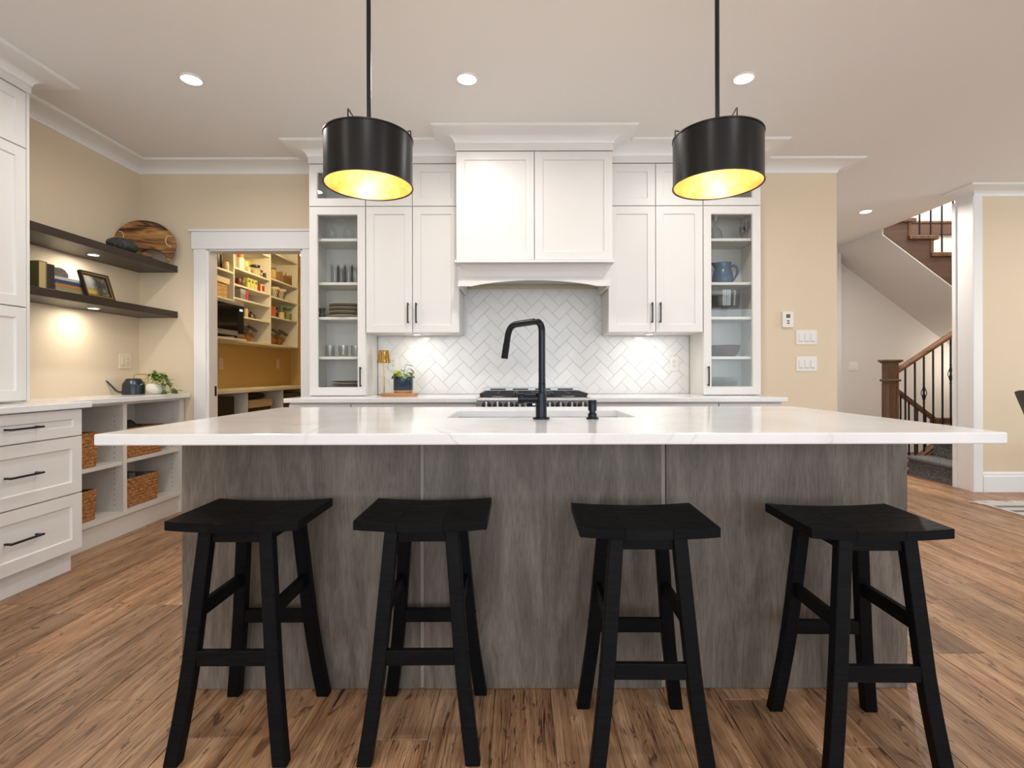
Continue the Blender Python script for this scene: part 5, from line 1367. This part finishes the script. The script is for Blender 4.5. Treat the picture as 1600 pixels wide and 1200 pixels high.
jar('canister', 376, -2.915, z, 0.036, 0.135, whitep, 'white canister with bright orange lid on the top middle pantry shelf', 'canister', orange, 0.055)
t = jar('food_bag', 384, -2.95, z, 0.030, 0.135, yel, 'yellow paper food bag behind the white canister', 'bag')
t = jar('food_bag', 387.5, -3.00, z, 0.030, 0.17, plain('bag_ochre', (0.55, 0.36, 0.07), 0.7), 'ochre food bag with a folded top on the middle pantry shelf', 'bag')
box_item('spice_carton', 388, -2.875, z, 0.05, 0.03, 0.055, creamj, 'small cream carton in front of the ochre food bag')
jar('storage_jar', 399.5, -2.915, z, 0.052, 0.10, M['jarglass'], 'wide glass jar of flour with a dark lid, middle pantry bay', lid=blk, fill=pasta)
jar('storage_jar', 408, -2.90, z, 0.022, 0.06, M['jarglass'], 'small clear spice jar beside the wide flour jar', lid=blk, fill=herb)
jar('storage_jar', 413.5, -2.90, z, 0.020, 0.045, brown, 'tiny brown spice jar near the second pantry upright', lid=blk)
z = B2[1]
jar('tin_can', 373.5, -2.90, z, 0.030, 0.075, plain('can_maroon', (0.13, 0.02, 0.015), 0.4), 'maroon tin can at the left of the carton shelf', 'can')
jar('tin_can', 379.5, -2.91, z, 0.030, 0.075, plain('can_olive', (0.10, 0.10, 0.03), 0.4), 'olive tin can second on the carton shelf', 'can')
for k, px in enumerate((386, 391.5, 397)):
    b = box_item('broth_carton', px, -2.89, z, 0.058, 0.05, 0.105, yel, ['pale yellow carton with green disc, nearest the olive can', 'pale yellow carton with green disc, middle of three', 'pale yellow carton with green disc, beside the red cartons'][k], 'carton', 'yellow cartons on the pantry shelf')
    MB().lathe([(0, 0), (0.018, 0), (0.018, 0.001), (0, 0.001)], (0.0252, 0, 0.075), 14, Matrix.Rotation(PI / 2, 4, 'Y').to_3x3()).build('green_disc', green, b, world=False)
box_item('snack_carton', 402, -2.90, z, 0.05, 0.05, 0.08, redc, 'plain red carton next to the yellow cartons', 'carton')
box_item('snack_carton', 408, -2.895, z, 0.062, 0.05, 0.09, whitep, 'white carton with a red patch at the shelf end', 'carton', None, (redc, 0.15, 0.85))
z = B2[2]
box_item('grey_box', 375, -2.90, z, 0.10, 0.07, 0.058, greyp, 'grey box at the bottom of the pair beside the first upright', 'box')
box_item('grey_box', 375, -2.90, z + 0.0586, 0.10, 0.07, 0.048, plain('pack_silver', (0.38, 0.37, 0.38), 0.5), 'silver grey box on top of the other grey box', 'box')
box_item('pink_box', 382.2, -2.895, z, 0.035, 0.06, 0.102, pink, 'narrow pink box beside the stacked grey boxes', 'box')
z = B2[3]
jar('bottle', 384.5, -2.92, z, 0.020, 0.10, creamj, 'small cream bottle beside the microwave, fourth pantry shelf', 'bottle')
t = root('teapot', 'small dark brown lidded pot on the fourth pantry shelf', 'pot', (*loc(392, -2.92), z + 0.0006))
MB().lathe([(0, 0), (0.050, 0), (0.056, 0.010), (0.050, 0.035), (0.030, 0.055), (0.014, 0.060), (0, 0.060)], n=20).build('body', brown, t, smooth=0.7, world=False)
MB().blob((0, 0, 0.070), (0.012, 0.012, 0.012), 10, 8).build('lid_knob', brown, t, smooth=1, world=False)
def tilted_jar(y, x, z, r, h, label, group):
    t = root('cookie_jar', label, 'jar', (x, y, z + 0.0006), group)
    q = Matrix.Rotation(math.radians(36), 4, 'Y').to_3x3()
    prof = [(0, 0), (r * .8, 0), (r, r * .35), (r, h * .62), (r * .72, h * .8), (r * .72, h * .86), (0, h * .86)]
    low = min((q @ Vector((rr * math.cos(a), rr * math.sin(a), zz))).z for rr, zz in prof for a in [k * PI / 9 for k in range(18)])
    c = (-0.05, 0, -low)
    MB().lathe(prof, c, 22, q).build('body', M['jarglass'], t, smooth=0.7, world=False)
    MB().lathe([(0, .004), (r * .75, .004), (r * .93, r * .36), (r * .93, h * .48), (0, h * .50)], c, 20, q).build('contents', amber, t, smooth=0.7, world=False)
    MB().lathe([(0, h * .86), (r * .86, h * .86), (r * .86, h * .93), (0, h * .95)], c, 22, q).build('lid', plain('lid_grey', (0.10, 0.10, 0.095), 0.3, 0.6), t, smooth=0.6, world=False)
CG = 'tilted glass jars with grey lids'
tilted_jar(5.42, -2.96, 1.42, 0.068, 0.165, 'tilted glass jar with amber contents directly beside the microwave', CG)
tilted_jar(5.585, -2.96, 1.42, 0.068, 0.165, 'tilted glass jar with amber contents left of the second upright', CG)
z = B3[0]
jar('canister', 426.6, -2.89, z, 0.036, 0.115, kraft, 'tan canister with dark lid on the top far pantry shelf', 'canister', blk, 0.015)
x, y = loc(440, -2.93); t = root('wooden_crate', 'small open wooden crate on the top far pantry shelf', 'crate', (x, y, z + 0.0006))
for s in (-1, 1):
    B(-0.10, 0.07, s * 0.125 - 0.006, s * 0.125 + 0.006, 0, 0.125).build('end_board', M['crate_wood'], t, world=False)
    B(s * 0.085 - 0.015 - 0.005, s * 0.085 - 0.015 + 0.005, -0.119, 0.119, 0.0, 0.085 if s > 0 else 0.12).build('side_board', M['crate_wood'], t, world=False)
B(-0.095, 0.065, -0.119, 0.119, 0, 0.008).build('bottom_board', M['crate_wood'], t, world=False)
B(0.066, 0.074, -0.04, -0.028, 0.0, 0.125).build('slat', M['crate_wood'], t, world=False)
z = B3[1]
def wire_basket(px, x, z, r, h, label, group):
    x, y = loc(px, x); t = root('wire_basket', label, 'basket', (x, y, z + 0.0006), group); m = MB(); n = 12
    for k in range(n):
        for d in (1, -1):
            a, b = 2 * PI * k / n, 2 * PI * (k + d * 2) / n
            m.tube([(r * .66 * math.cos(a), r * .66 * math.sin(a), 0.002), (r * .86 * math.cos((a + b) / 2), r * .86 * math.sin((a + b) / 2), h / 2), (r * math.cos(b), r * math.sin(b), h)], 0.0022, 4)
    m.build('wire_wall', M['black'], t, world=False)
    MB().lathe([(0, 0.003), (r * .62, 0.003), (r * .96, h * .98), (r * 1.06, h * 1.0), (r * 1.04, h * .80), (r * 1.07, h * .8), (r * 1.10, h * 1.02), (r * .92, h * 1.04), (r * .56, 0.010), (0, 0.008)], n=18).build('cloth_liner', M['linen'], t, world=False, smooth=0.8)
wire_basket(428.5, -2.92, z, 0.055, 0.125, 'black wire basket with linen liner nearest the second upright', 'lined wire baskets')
wire_basket(438.5, -2.92, z, 0.060, 0.125, 'black wire basket with linen liner, right of its twin', 'lined wire baskets')
jar('bottle', 433.5, -3.03, z, 0.020, 0.16, blk, 'black bottle behind the lined wire baskets', 'bottle')
z = B3[2]
box_item('snack_carton', 427, -2.90, z, 0.042, 0.05, 0.12, plain('pack_rust', (0.50, 0.13, 0.04), 0.6), 'rust red carton beside the green-lidded jars', 'carton')
jar('storage_jar', 430.5, -2.985, z, 0.032, 0.12, M['jarglass'], 'clear jar of dark grains behind the green-lidded jars', lid=blk, fill=brown)
jar('storage_jar', 440, -2.90, z, 0.037, 0.125, M['jarglass'], 'glass jar with green lid and pale contents', lid=green, lidh=0.022, fill=pasta)
jar('storage_jar', 450, -2.90, z, 0.045, 0.135, M['jarglass'], 'larger glass jar with green lid and herbs', lid=green, lidh=0.022, fill=herb)
tilted_jar(5.965, -2.96, 1.42, 0.060, 0.15, 'tilted glass jar right of the second upright, partly hidden', CG)
tilted_jar(6.12, -2.96, 1.42, 0.070, 0.175, 'tilted glass jar in the middle of the far bottom bay', CG)
tilted_jar(6.30, -2.96, 1.42, 0.072, 0.178, 'tilted glass jar furthest along the far bottom bay', CG)
# below the worktop
tag(B(-3.08, -2.78, 4.45, 4.98, 0.5005, 0.86).build('storage_box', plain('box_black', (0.012, 0.012, 0.013), 0.5), bev=0.006), 'large black storage box under the pantry worktop', 'box')
basket(-3.08, -2.79, 5.25, 5.72, 0.5005, 0.80, 'dark wicker basket with cream liner under the pantry worktop', None, None, 'wicker_dark', 'linen')
tag(B(-3.05, -2.82, 5.30, 5.66, 0.815, 0.868).build('folded_throw', plain('throw_dark', (0.05, 0.025, 0.02), 0.9), bev=0.02, seg=2), 'dark brown folded throw on the lined wicker basket', 'throw')
tag(B(-3.08, -2.79, 6.02, 6.55, 0.5005, 0.85).build('storage_box', plain('box_grey', (0.05, 0.05, 0.055), 0.5), bev=0.006), 'dark grey storage box at the far end under the pantry worktop', 'box')
t = root('pantry_light', 'lit white globe light under the pantry ceiling', 'ceiling light', (-2.52, 6.0, 2.5))
MB().lathe([(0.055, CEIL), (0.055, CEIL - 0.03), (0.02, CEIL - 0.04), (0.012, 2.535), (0, 2.53)], (-2.52, 6.0, 0), 18).build('stem', M['plastic'], t, smooth=0.6)
MB().blob((-2.52, 6.0, 2.475), (0.055, 0.055, 0.055), 18, 12).build('globe', emit('lit globe', (1, 0.86, 0.62), 8), t, smooth=2)
lamp('pantry_lamp', 'POINT', (-2.30, 5.3, 2.45), 26, (1.0, 0.80, 0.46), shadow_soft_size=0.08)
